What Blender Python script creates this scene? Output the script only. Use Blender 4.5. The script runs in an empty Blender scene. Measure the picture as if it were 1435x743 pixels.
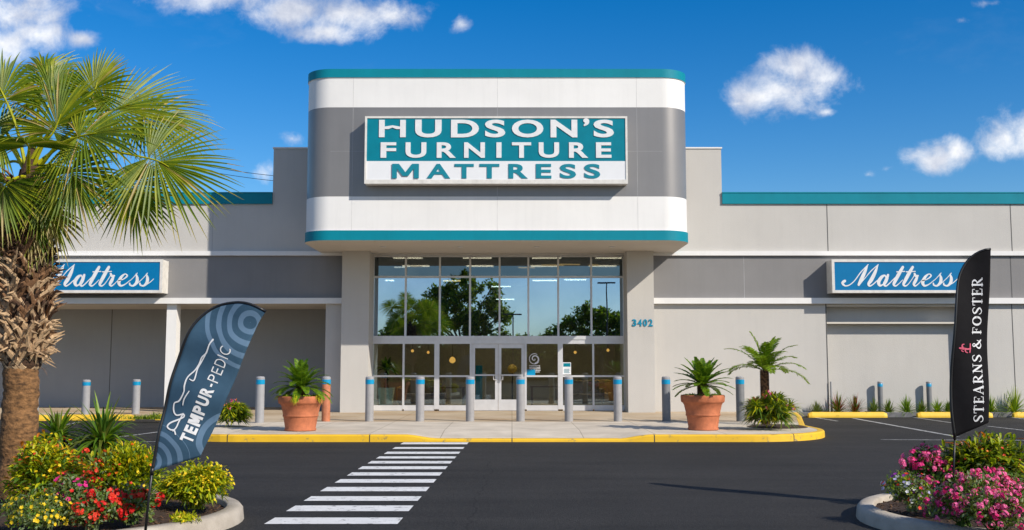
import bpy, math, random
from mathutils import Vector, Matrix, noise as mnoise
R = math.radians
scene = bpy.context.scene
COL = scene.collection
random.seed(11)

# ------------------------------------------------------------------ camera, sky, sun, exposure
F = 1450.0; CU, CV, HV = 717.5, 371.5, 511.0
CAMZ = 1.65
PITCH = math.atan((HV - CV) / F)
cam_d = bpy.data.cameras.new('camera'); cam = bpy.data.objects.new('camera', cam_d); COL.objects.link(cam)
cam_d.sensor_width = 36.0; cam_d.lens = 36.0 * F / 1435.0
cam_d.clip_start = 0.05; cam_d.clip_end = 3000
cam.location = (0, 0, CAMZ); cam.rotation_euler = (math.pi / 2 + PITCH, 0, 0)
scene.camera = cam
scene.view_settings.view_transform = 'Standard'
scene.view_settings.look = 'None'
scene.view_settings.gamma = 1.0
scene.view_settings.use_curve_mapping = False
scene.view_settings.exposure = 0.22
scene.cycles.max_bounces = 8
scene.cycles.transparent_max_bounces = 12
try:
    scene.cycles.use_denoising = True
except Exception:
    pass

def ray(u, v):
    a = (u - CU) / F; b = (CV - v) / F
    return Vector((a, math.cos(PITCH) - b * math.sin(PITCH), math.sin(PITCH) + b * math.cos(PITCH)))
def at(u, v, Y):                 # point of the photo's pixel (u, v) at the distance Y
    d = ray(u, v); t = Y / d.y
    return Vector((d.x * t, Y, CAMZ + d.z * t))
def gp(u, v, z=0.0):             # point of the pixel on the level z
    d = ray(u, v); t = (z - CAMZ) / d.z
    return Vector((d.x * t, d.y * t, z))
def ZC(v, Y): return at(CU, v, Y).z
def XC(u, Y, v=HV): return at(u, v, Y).x

LDIR = Vector((-1.25, 1.0, -1.06)).normalized()
SUN_EL = math.asin(-LDIR.z); SUN_ROT = math.atan2(-LDIR.x, -LDIR.y)
sd = bpy.data.lights.new('sun', 'SUN'); sd.energy = 4.6; sd.angle = R(0.53); sd.color = (1.0, 0.92, 0.80)
sun = bpy.data.objects.new('sun', sd); COL.objects.link(sun)
sun.rotation_euler = LDIR.to_track_quat('-Z', 'Y').to_euler(); sun.location = (30, -20, 40)

world = bpy.data.worlds.new('World'); scene.world = world; world.use_nodes = True
def build_world():
    nt = world.node_tree; nt.nodes.clear(); N = nt.nodes; L = nt.links
    out = N.new('ShaderNodeOutputWorld'); bg = N.new('ShaderNodeBackground'); bg.inputs[1].default_value = 0.10
    sky = N.new('ShaderNodeTexSky'); sky.sky_type = 'NISHITA'; sky.sun_disc = False
    sky.sun_elevation = SUN_EL; sky.sun_rotation = SUN_ROT
    sky.air_density = 1.0; sky.dust_density = 0.25; sky.ozone_density = 3.0
    hs = N.new('ShaderNodeHueSaturation'); hs.inputs['Hue'].default_value = 0.507; hs.inputs['Saturation'].default_value = 1.48; hs.inputs['Value'].default_value = 1.12
    L.new(sky.outputs[0], hs.inputs['Color'])
    tc = N.new('ShaderNodeTexCoord'); sx = N.new('ShaderNodeSeparateXYZ'); L.new(tc.outputs['Generated'], sx.inputs[0])
    def m(op, a, b=None, c=None):
        n = N.new('ShaderNodeMath'); n.operation = op
        for i, s in enumerate((a, b, c)):
            if s is None: continue
            if isinstance(s, (int, float)): n.inputs[i].default_value = s
            else: L.new(s, n.inputs[i])
        return n.outputs[0]
    ay = m('MAXIMUM', m('ABSOLUTE', sx.outputs[1]), 0.05)
    px = m('DIVIDE', sx.outputs[0], ay); pz = m('DIVIDE', sx.outputs[2], ay)
    cb = N.new('ShaderNodeCombineXYZ'); L.new(px, cb.inputs[0]); L.new(pz, cb.inputs[1])
    back = m('LESS_THAN', sx.outputs[1], 0.0); L.new(m('MULTIPLY', back, 3.7), cb.inputs[2])
    P = cb.outputs[0]
    def vm(op, a, b):
        n = N.new('ShaderNodeVectorMath'); n.operation = op
        for i, s in enumerate((a, b)):
            if isinstance(s, (tuple, Vector)): n.inputs[i].default_value = s
            else: L.new(s, n.inputs[i])
        return n
    def noise(vec, scale, detail, rough, dist=0.0):
        n = N.new('ShaderNodeTexNoise'); n.inputs['Scale'].default_value = scale; n.inputs['Detail'].default_value = detail
        n.inputs['Roughness'].default_value = rough; n.inputs['Distortion'].default_value = dist; L.new(vec, n.inputs['Vector']); return n
    wob = noise(P, 13.0, 5, 0.6)
    off = vm('SUBTRACT', wob.outputs['Color'], (0.5, 0.5, 0.5))
    off2 = vm('MULTIPLY', off.outputs[0], (0.030, 0.024, 0.0))
    Q = vm('ADD', P, off2.outputs[0]).outputs[0]
    blobs = [(1060, 138, 52, 24), (1100, 130, 66, 34), (1118, 98, 50, 36), (1152, 112, 42, 30), (1160, 158, 26, 12, .5), (1034, 142, 26, 12, .8),
             (1312, 222, 40, 24), (1338, 212, 26, 22), (1408, 190, 46, 30), (1440, 185, 50, 40), (1214, 244, 26, 12, .42), (1246, 236, 26, 10, .3),
             (300, -8, 100, 26), (410, 12, 90, 32), (480, 20, 90, 34), (545, 18, 52, 26), (455, 44, 60, 18), (642, 34, 24, 22, .5),
             (30, 18, 90, 44), (60, 50, 60, 28), (115, 52, 28, 16), (5, 62, 70, 30), (368, 240, 24, 24, .55), (412, 196, 30, 16, .6),
             (1348, 26, 26, 16, .35), (1390, 4, 50, 14, .4), (-120, 120, 90, 60), (1560, 90, 90, 50), (700, -120, 160, 50), (1150, -140, 140, 40)]
    cur = None
    for bl in blobs:
        u, v, ru, rv = bl[:4]; pk = bl[4] if len(bl) > 4 else 1.0; d = ray(u, v); c = (d.x / d.y, d.z / d.y, 0.0)
        s1 = vm('SUBTRACT', Q, c); s2 = vm('MULTIPLY', s1.outputs[0], (F / (ru*1.3), F / (rv*1.25), 0.0))
        ln = N.new('ShaderNodeVectorMath'); ln.operation = 'LENGTH'; L.new(s2.outputs[0], ln.inputs[0])
        h = m('SUBTRACT', pk, ln.outputs['Value'])
        cur = h if cur is None else m('SMOOTH_MAX', cur, h, 0.25)
    fb = noise(vm('ADD', P, (5.37, 2.21, 0.0)).outputs[0], 21.0, 10, 0.64, 0.25)
    dens = m('ADD', cur, m('MULTIPLY', m('SUBTRACT', fb.outputs['Fac'], 0.5), 2.0))
    mr = N.new('ShaderNodeMapRange'); mr.interpolation_type = 'SMOOTHSTEP'
    mr.inputs['From Min'].default_value = 0.05; mr.inputs['From Max'].default_value = 1.08; L.new(dens, mr.inputs['Value'])
    # high thin veils, all round the sky
    st = vm('MULTIPLY', P, (1.0, 2.4, 1.0)).outputs[0]
    veil = noise(st, 3.0, 7, 0.62, 0.4)
    mv = N.new('ShaderNodeMapRange'); mv.inputs['From Min'].default_value = 0.56; mv.inputs['From Max'].default_value = 0.85
    mv.inputs['To Max'].default_value = 0.08; L.new(veil.outputs['Fac'], mv.inputs['Value'])
    vb = m('MULTIPLY', mv.outputs[0], m('ADD', 1.0, m('MULTIPLY', back, 5.0)))
    fac = m('MINIMUM', m('ADD', m('MULTIPLY', mr.outputs[0], 0.97), m('ADD', vb, m('MULTIPLY', back, 0.26))), 1.0)
    sh = noise(vm('ADD', Q, (0.0, -0.012, 0.4)).outputs[0], 19.0, 6, 0.6)
    cr = N.new('ShaderNodeValToRGB'); L.new(sh.outputs['Fac'], cr.inputs[0])
    cr.color_ramp.elements[0].position = 0.36; cr.color_ramp.elements[0].color = (5.0, 5.4, 6.5, 1)
    cr.color_ramp.elements[1].position = 0.60; cr.color_ramp.elements[1].color = (9.0, 9.1, 9.3, 1)
    mx = N.new('ShaderNodeMix'); mx.data_type = 'RGBA'; L.new(fac, mx.inputs['Factor'])
    L.new(hs.outputs[0], mx.inputs[6]); L.new(cr.outputs[0], mx.inputs[7])
    L.new(mx.outputs[2], bg.inputs[0]); L.new(bg.outputs[0], out.inputs[0])
build_world()
world.cycles.sampling_method = 'MANUAL'; world.cycles.sample_map_resolution = 1024

# ------------------------------------------------------------------ helpers
WL = {}                                               # world location of every thing built
def tag(o, label=None, cat=None, group=None, kind=None):
    if label: o['label'] = label
    if cat: o['category'] = cat
    if group: o['group'] = group
    if kind: o['kind'] = kind
    return o
def thing(name, label, cat, loc=(0, 0, 0), group=None):
    o = bpy.data.objects.new(name, None); COL.objects.link(o); o.location = loc; o.empty_display_size = 0.1
    WL[o.name] = Vector(loc); return tag(o, label, cat, group)
def kids(o): return [c for c in bpy.data.objects if c.parent == o]
def copy_tree(o, parent=None):
    c = o.copy(); COL.objects.link(c); c.parent = parent
    for ch in kids(o): copy_tree(ch, c)
    return c

class MB:
    def __init__(s): s.v = []; s.f = []; s.m = []
    def add(s, vs, fs, mi=0):
        o = len(s.v); s.v += [tuple(p) for p in vs]
        for f in fs: s.f.append(tuple(i + o for i in f)); s.m.append(mi)
    def box(s, x0, x1, y0, y1, z0, z1, mi=0):
        if x0 > x1: x0, x1 = x1, x0
        if y0 > y1: y0, y1 = y1, y0
        if z0 > z1: z0, z1 = z1, z0
        s.add([(x0,y0,z0),(x1,y0,z0),(x1,y1,z0),(x0,y1,z0),(x0,y0,z1),(x1,y0,z1),(x1,y1,z1),(x0,y1,z1)],
              [(3,2,1,0),(4,5,6,7),(0,1,5,4),(1,2,6,5),(2,3,7,6),(3,0,4,7)], mi)
    def bar(s, a, b, w, d, mi=0, up=(0,0,1), taper=1.0):
        a = Vector(a); b = Vector(b); t = (b - a).normalized(); u = Vector(up)
        if abs(t.dot(u)) > .95: u = Vector((0,1,0))
        x = t.cross(u).normalized(); y = x.cross(t).normalized()
        vs = []
        for p, k in ((a, 1.0), (b, taper)):
            for sx, sy in ((-1,-1),(1,-1),(1,1),(-1,1)): vs.append(p + x*(sx*w/2*k) + y*(sy*d/2*k))
        s.add(vs, [(3,2,1,0),(4,5,6,7),(0,1,5,4),(1,2,6,5),(2,3,7,6),(3,0,4,7)], mi)
    def tube(s, path, rad, n=8, mi=0, cap=True):
        path = [Vector(p) for p in path]
        if not isinstance(rad, (list, tuple)): rad = [rad]*len(path)
        vs = []; x = None
        for i, p in enumerate(path):
            t = (path[min(i+1, len(path)-1)] - path[max(i-1, 0)]).normalized()
            if x is None:
                u = Vector((0,0,1)) if abs(t.z) < .9 else Vector((1,0,0))
                x = u.cross(t).normalized()
            else: x = (x - t*x.dot(t)).normalized()
            y = t.cross(x)
            for k in range(n):
                a = 2*math.pi*k/n; vs.append(p + (x*math.cos(a) + y*math.sin(a))*rad[i])
        fs = []
        for i in range(len(path)-1):
            for k in range(n):
                k2 = (k+1) % n; fs.append((i*n+k, i*n+k2, (i+1)*n+k2, (i+1)*n+k))
        if cap: fs.append(tuple(range(n-1,-1,-1))); fs.append(tuple((len(path)-1)*n+k for k in range(n)))
        s.add(vs, fs, mi)
    def lathe(s, c, prof, n=32, mi=0):
        c = Vector(c); vs = []; fs = []
        for (r, z) in prof:
            for k in range(n):
                a = 2*math.pi*k/n; vs.append((c.x + r*math.cos(a), c.y + r*math.sin(a), c.z + z))
        for i in range(len(prof)-1):
            for k in range(n):
                k2 = (k+1) % n; fs.append((i*n+k, i*n+k2, (i+1)*n+k2, (i+1)*n+k))
        if prof[0][0] > 0: fs.append(tuple(range(n-1,-1,-1)))
        if prof[-1][0] > 0: fs.append(tuple((len(prof)-1)*n+k for k in range(n)))
        s.add(vs, fs, mi)
    def sweep(s, path, prof, closed=False, mi=0):      # prof: (offset to the left of the path, z); path: 2-D points
        n = len(path); vs = []; fs = []; k = len(prof)
        for i in range(n):
            p = Vector((path[i][0], path[i][1])); 
            a = Vector(path[(i-1) % n][:2]) if (closed or i > 0) else p
            b = Vector(path[(i+1) % n][:2]) if (closed or i < n-1) else p
            t = (b - a).normalized(); nrm = Vector((-t.y, t.x))
            for (o, z) in prof:
                q = p + nrm*o; vs.append((q.x, q.y, z if not callable(z) else z(q.x, q.y)))
        for i in range(n if closed else n-1):
            j = (i+1) % n
            for q in range(k-1): fs.append((i*k+q, j*k+q, j*k+q+1, i*k+q+1))
        s.add(vs, fs, mi)
    def build(s, name, mats, parent=None, smooth=False, origin=None, kind=None):
        if not isinstance(mats, (list, tuple)): mats = [mats]
        o0 = WL[parent.name] if parent is not None else Vector(origin if origin else (0,0,0))
        me = bpy.data.meshes.new(name)
        me.from_pydata([(p[0]-o0.x, p[1]-o0.y, p[2]-o0.z) for p in s.v], [], s.f)
        for m_ in mats: me.materials.append(m_)
        if len(mats) > 1: me.polygons.foreach_set('material_index', s.m)
        if smooth: me.polygons.foreach_set('use_smooth', [True]*len(me.polygons))
        me.update()
        o = bpy.data.objects.new(name, me); COL.objects.link(o)
        if parent is not None: o.parent = parent; WL[o.name] = o0.copy()
        else: o.location = o0; WL[o.name] = o0.copy()
        if kind: o['kind'] = kind
        return o
def bevel(o, w, seg=2):
    b = o.modifiers.new('bevel', 'BEVEL'); b.width = w; b.segments = seg; b.limit_method = 'ANGLE'; b.angle_limit = R(40); return o
def autosmooth(o, ang=40):
    me = o.data; me.polygons.foreach_set('use_smooth', [True]*len(me.polygons)); me.set_sharp_from_angle(angle=R(ang)); return o

def catmull(pts, sub=6):
    out = []; n = len(pts)
    for i in range(n-1):
        p0 = pts[max(i-1,0)]; p1 = pts[i]; p2 = pts[i+1]; p3 = pts[min(i+2,n-1)]
        for k in range(sub):
            t = k/sub
            out.append(tuple(.5*((2*b)+(-a+c)*t+(2*a-5*b+4*c-d)*t*t+(-a+3*b-3*c+d)*t**3) for a,b,c,d in zip(p0,p1,p2,p3)))
    out.append(tuple(pts[-1])); return out
_lift = [0]
def stroke(mb, pts, fn, mi=0, sub=6, lift=0.0004):
    """pts (x, y, width) in drawing units; fn(x, y, lift) -> world point."""
    q = catmull(pts, sub); _lift[0] = (_lift[0] + 1) % 9; lf = lift*_lift[0]
    vs = []; n = len(q)
    for i, (x, y, w) in enumerate(q):
        a = q[max(i-1,0)]; b = q[min(i+1,n-1)]; dx, dy = b[0]-a[0], b[1]-a[1]; l = math.hypot(dx,dy) or 1
        nx, ny = -dy/l, dx/l
        vs.append(fn(x+nx*w/2, y+ny*w/2, lf)); vs.append(fn(x-nx*w/2, y-ny*w/2, lf))
    mb.add(vs, [(2*i, 2*i+1, 2*i+3, 2*i+2) for i in range(n-1)], mi)
    for (x, y, w), sgn in ((q[0], -1), (q[-1], 1)):     # round ends
        if w < 1e-6: continue
        vs = [fn(x + math.cos(k*math.pi/5)*w/2, y + math.sin(k*math.pi/5)*w/2, lf + lift*.5) for k in range(10)]
        mb.add(vs, [tuple(range(10))], mi)
_gl = {}
def glyph(ch, bold=0.0, ext=0.0):
    key = (ch, bold, ext)
    if key in _gl: return _gl[key]
    cu = bpy.data.curves.new('glyph', 'FONT'); cu.body = ch; cu.offset = bold; cu.extrude = ext; cu.resolution_u = 5; cu.fill_mode = 'FRONT'
    ob = bpy.data.objects.new('glyph', cu); COL.objects.link(ob)
    bpy.context.view_layer.update()
    me = bpy.data.meshes.new_from_object(ob.evaluated_get(bpy.context.evaluated_depsgraph_get()))
    vs = [v.co.copy() for v in me.vertices]; fs = [tuple(p.vertices) for p in me.polygons]
    bpy.data.objects.remove(ob); bpy.data.curves.remove(cu); bpy.data.meshes.remove(me)
    x0 = min(v.x for v in vs); x1 = max(v.x for v in vs); y0 = min(v.y for v in vs); y1 = max(v.y for v in vs)
    vs = [((v.x-x0)/(x1-x0), (v.y-y0)/(y1-y0), v.z) for v in vs]
    _gl[key] = (vs, fs, (x1-x0)/(y1-y0)); return _gl[key]
def put_glyph(mb, ch, x0, x1, y0, y1, fn, bold=0.0, ext=0.0, mi=0):
    vs, fs, _ = glyph(ch, bold, ext)
    mb.add([fn(x0+(x1-x0)*a, y0+(y1-y0)*b, c) for a, b, c in vs], fs, mi)

def m_glyph(mb, x0, x1, y0, y1, fn, w, ext=0.0, mi=0):
    """a bold capital M from four bars; fn(x, y, lift)."""
    W_ = x1 - x0; dw = w*.92; xm = (x0+x1)/2; yv = y0 + (y1-y0)*.16; h = ext
    for k_, q in enumerate(([(x0,y0),(x0+w,y0),(x0+w,y1),(x0,y1)], [(x1-w,y0),(x1,y0),(x1,y1),(x1-w,y1)],
              [(x0+w*.25,y1),(x0+w*.25+dw*1.25,y1),(xm+dw*.62,yv),(xm-dw*.62,yv)], [(x1-w*.25-dw*1.25,y1),(x1-w*.25,y1),(xm+dw*.62,yv),(xm-dw*.62,yv)])):
        f_ = h + k_*.0007; vs = [fn(a, b, f_) for a, b in q] + [fn(a, b, f_-ext) for a, b in q]
        fs = [(0,1,2,3)]
        if ext > 0: fs += [(1,0,4,5),(2,1,5,6),(3,2,6,7),(0,3,7,4)]
        mb.add(vs, fs, mi)

# ------------------------------------------------------------------ materials
def mat(name, col, rough=0.6, var=0.12, scale=3.0, bump=0.0, bscale=60.0, metal=0.0, spec=0.5, streak=0.0, tint=None, detail=5, stretch=None):
    m_ = bpy.data.materials.new(name); m_.use_nodes = True; nt = m_.node_tree; N = nt.nodes; L = nt.links
    b = N['Principled BSDF']; b.inputs['Roughness'].default_value = rough; b.inputs['Metallic'].default_value = metal
    b.inputs['Specular IOR Level'].default_value = spec
    tc = N.new('ShaderNodeTexCoord'); vec = tc.outputs['Object']
    if stretch:
        mp = N.new('ShaderNodeMapping'); mp.inputs['Scale'].default_value = stretch; L.new(vec, mp.inputs[0]); vec = mp.outputs[0]
    n = N.new('ShaderNodeTexNoise'); n.inputs['Scale'].default_value = scale; n.inputs['Detail'].default_value = detail; n.inputs['Roughness'].default_value = 0.6
    L.new(vec, n.inputs['Vector'])
    mx = N.new('ShaderNodeMix'); mx.data_type = 'RGBA'
    lo = tuple(c*(1-var) for c in col); hi = tuple(min(1, c*(1+var)) for c in col)
    if tint: lo = tint
    mx.inputs[6].default_value = (*lo, 1); mx.inputs[7].default_value = (*hi, 1)
    mr = N.new('ShaderNodeMapRange'); mr.inputs['From Min'].default_value = .3; mr.inputs['From Max'].default_value = .7
    L.new(n.outputs['Fac'], mr.inputs['Value']); L.new(mr.outputs[0], mx.inputs['Factor'])
    last = mx.outputs[2]
    if streak > 0:
        mp = N.new('ShaderNodeMapping'); mp.inputs['Scale'].default_value = (2.2, 2.2, 0.16); L.new(tc.outputs['Object'], mp.inputs[0])
        n2 = N.new('ShaderNodeTexNoise'); n2.inputs['Scale'].default_value = 2.0; n2.inputs['Detail'].default_value = 7; n2.inputs['Roughness'].default_value = .65
        L.new(mp.outputs[0], n2.inputs['Vector'])
        mr2 = N.new('ShaderNodeMapRange'); mr2.inputs['From Min'].default_value = .48; mr2.inputs['From Max'].default_value = .8
        mr2.inputs['To Min'].default_value = 1.0; mr2.inputs['To Max'].default_value = 1.0 - streak
        L.new(n2.outputs['Fac'], mr2.inputs['Value'])
        mu = N.new('ShaderNodeMix'); mu.data_type = 'RGBA'; mu.blend_type = 'MULTIPLY'; mu.inputs['Factor'].default_value = 1
        L.new(last, mu.inputs[6]); L.new(mr2.outputs[0], mu.inputs[7]); last = mu.outputs[2]
    L.new(last, b.inputs['Base Color'])
    if bump > 0:
        n3 = N.new('ShaderNodeTexNoise'); n3.inputs['Scale'].default_value = bscale; n3.inputs['Detail'].default_value = 4
        L.new(tc.outputs['Object'], n3.inputs['Vector'])
        bp = N.new('ShaderNodeBump'); bp.inputs['Strength'].default_value = bump; bp.inputs['Distance'].default_value = 0.02
        L.new(n3.outputs['Fac'], bp.inputs['Height']); L.new(bp.outputs[0], b.inputs['Normal'])
    return m_
def leaf_mat(name, col, trans=0.35, rough=0.45, var=0.25):
    m_ = mat(name, col, rough, var, 9.0, spec=0.35); nt = m_.node_tree; N = nt.nodes; L = nt.links
    b = N['Principled BSDF']; out = N['Material Output']; src = b.inputs['Base Color'].links[0].from_socket
    tr = N.new('ShaderNodeBsdfTranslucent'); br = N.new('ShaderNodeMix'); br.data_type = 'RGBA'; br.blend_type = 'MULTIPLY'; br.inputs['Factor'].default_value = 1
    L.new(src, br.inputs[6]); br.inputs[7].default_value = (1.5, 1.5, 0.7, 1); L.new(br.outputs[2], tr.inputs[0])
    ms = N.new('ShaderNodeMixShader'); ms.inputs[0].default_value = trans
    L.new(b.outputs[0], ms.inputs[1]); L.new(tr.outputs[0], ms.inputs[2]); L.new(ms.outputs[0], out.inputs[0]); return m_
def emit(name, col, st):
    m_ = bpy.data.materials.new(name); m_.use_nodes = True; N = m_.node_tree.nodes; N.clear()
    e = N.new('ShaderNodeEmission'); e.inputs[0].default_value = (*col, 1); e.inputs[1].default_value = st
    o = N.new('ShaderNodeOutputMaterial'); m_.node_tree.links.new(e.outputs[0], o.inputs[0]); return m_
def glass_mat(name, refl, tint, base=(0.85,0.95,1.0)):
    m_ = bpy.data.materials.new(name); m_.use_nodes = True; nt = m_.node_tree; N = nt.nodes; L = nt.links; N.clear()
    o = N.new('ShaderNodeOutputMaterial'); g = N.new('ShaderNodeBsdfGlossy'); g.inputs['Roughness'].default_value = 0.0; g.inputs[0].default_value = (*base, 1)
    t = N.new('ShaderNodeBsdfTransparent'); t.inputs[0].default_value = (*tint, 1)
    tc = N.new('ShaderNodeTexCoord'); n = N.new('ShaderNodeTexNoise'); n.inputs['Scale'].default_value = 0.9; n.inputs['Detail'].default_value = 1
    bp = N.new('ShaderNodeBump'); bp.inputs['Strength'].default_value = 0.03; bp.inputs['Distance'].default_value = 0.02
    L.new(tc.outputs['Object'], n.inputs['Vector']); L.new(n.outputs['Fac'], bp.inputs['Height']); L.new(bp.outputs[0], g.inputs['Normal'])
    lw = N.new('ShaderNodeFresnel'); lw.inputs[0].default_value = 1.5
    ad = N.new('ShaderNodeMath'); ad.operation = 'ADD'; ad.use_clamp = True; L.new(lw.outputs[0], ad.inputs[0]); ad.inputs[1].default_value = refl
    ms = N.new('ShaderNodeMixShader'); L.new(ad.outputs[0], ms.inputs[0]); L.new(t.outputs[0], ms.inputs[1]); L.new(g.outputs[0], ms.inputs[2])
    L.new(ms.outputs[0], o.inputs[0]); return m_

M = {}
M['wall'] = mat('stucco_light_grey', (.49,.472,.445), .85, .045, .5, bump=.25, bscale=45, streak=.045)
M['dark'] = mat('stucco_dark_grey', (.205,.20,.20), .8, .06, .6, bump=.2, bscale=45, streak=.06)
M['white'] = mat('white_paint', (.73,.72,.705), .6, .035, .8, streak=.06)
M['silver'] = mat('metal_panel_grey', (.235,.225,.22), .38, .06, .5, metal=.35, streak=.06)
M['teal'] = mat('teal_paint', (.0,.205,.275), .55, .07, 1.0, streak=.08, spec=.2)
M['soffit'] = mat('soffit_panel', (.58,.54,.48), .7, .04, 1.0)
M['joint'] = mat('joint_dark', (.08,.08,.08), .8)
M['seam'] = mat('panel_seam_grey', (.33,.33,.33), .6)
M['seam_pale'] = mat('panel_seam_pale', (.56,.55,.54), .6)
M['alu'] = mat('aluminium_frame', (.66,.66,.67), .42, .06, 4, metal=.35, streak=.06)
M['signframe'] = mat('sign_frame_paint', (.66,.64,.60), .5, .12, 5, streak=.12)
M['signblue'] = mat('sign_face_blue', (.0,.155,.36), .45, .06, 1.2, spec=.2)
M['signteal'] = mat('sign_face_teal', (.0,.185,.255), .45, .08, 2.5, spec=.2)
M['signwhite'] = mat('sign_face_white', (.72,.73,.75), .4, .03, 2)
M['letter'] = mat('letter_white', (.70,.70,.71), .45, .08, 5)
M['letterteal'] = mat('letter_teal', (.0,.20,.27), .4, .06)
M['number'] = mat('number_teal', (.0,.22,.36), .4)
M['bollard'] = mat('bollard_grey', (.30,.295,.30), .55, .10, 6, bump=.1, bscale=40, streak=.2)
M['bollard_dark'] = mat('bollard_dark_grey', (.17,.175,.185), .6, .12, 6, streak=.1)
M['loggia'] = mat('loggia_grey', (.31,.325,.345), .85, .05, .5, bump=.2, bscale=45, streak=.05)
M['bollard_white'] = mat('bollard_pale', (.30,.30,.31), .6, .08, 6, streak=.1)
M['bollard_orange'] = mat('bollard_terracotta', (.46,.16,.075), .6, .25, 7, bump=.2, streak=.25)
M['blueband'] = mat('reflective_blue', (.0,.25,.47), .3, .06, 8)
M['terracotta'] = mat('terracotta', (.43,.135,.058), .85, .22, 6, bump=.3, bscale=50, streak=.25)
M['soil'] = mat('potting_soil', (.05,.035,.022), .95, .4, 30, bump=.6, bscale=90)
M['moss'] = leaf_mat('moss_green', (.12,.19,.02))
M['concrete'] = mat('kerb_concrete', (.42,.375,.315), .9, .14, 2.2, bump=.35, bscale=55, tint=(.28,.24,.19))
M['kerbgrey'] = mat('old_kerb', (.13,.13,.135), .9, .2, 4, bump=.3)
M['black'] = mat('black_metal', (.012,.012,.013), .4)
M['trunk'] = mat('bare_palm_bark', (.17,.085,.032), .95, .75, 14, bump=1.0, bscale=22, stretch=(1,1,2.2), detail=9)
M['fibre'] = mat('dark_palm_fibre', (.055,.026,.012), .9, .4, 20, bump=.5)
M['boot_brown'] = mat('leaf_base_brown', (.16,.080,.035), .85, .35, 14, bump=.3)
M['boot_tan'] = mat('leaf_base_tan', (.40,.27,.155), .8, .3, 14, bump=.3)
M['wood'] = mat('tree_bark', (.09,.07,.05), .95, .3, 6, bump=.6, bscale=20)
M['glass_up'] = glass_mat('glass_upper', .52, (.45,.52,.52), (.60,.78,1.0))
M['glass_top'] = glass_mat('glass_transom', .12, (.15,.16,.16), (.7,.88,1.0))
M['glass_low'] = glass_mat('glass_lower', .10, (.78,.84,.80), (.75,.9,1.0))

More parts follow.
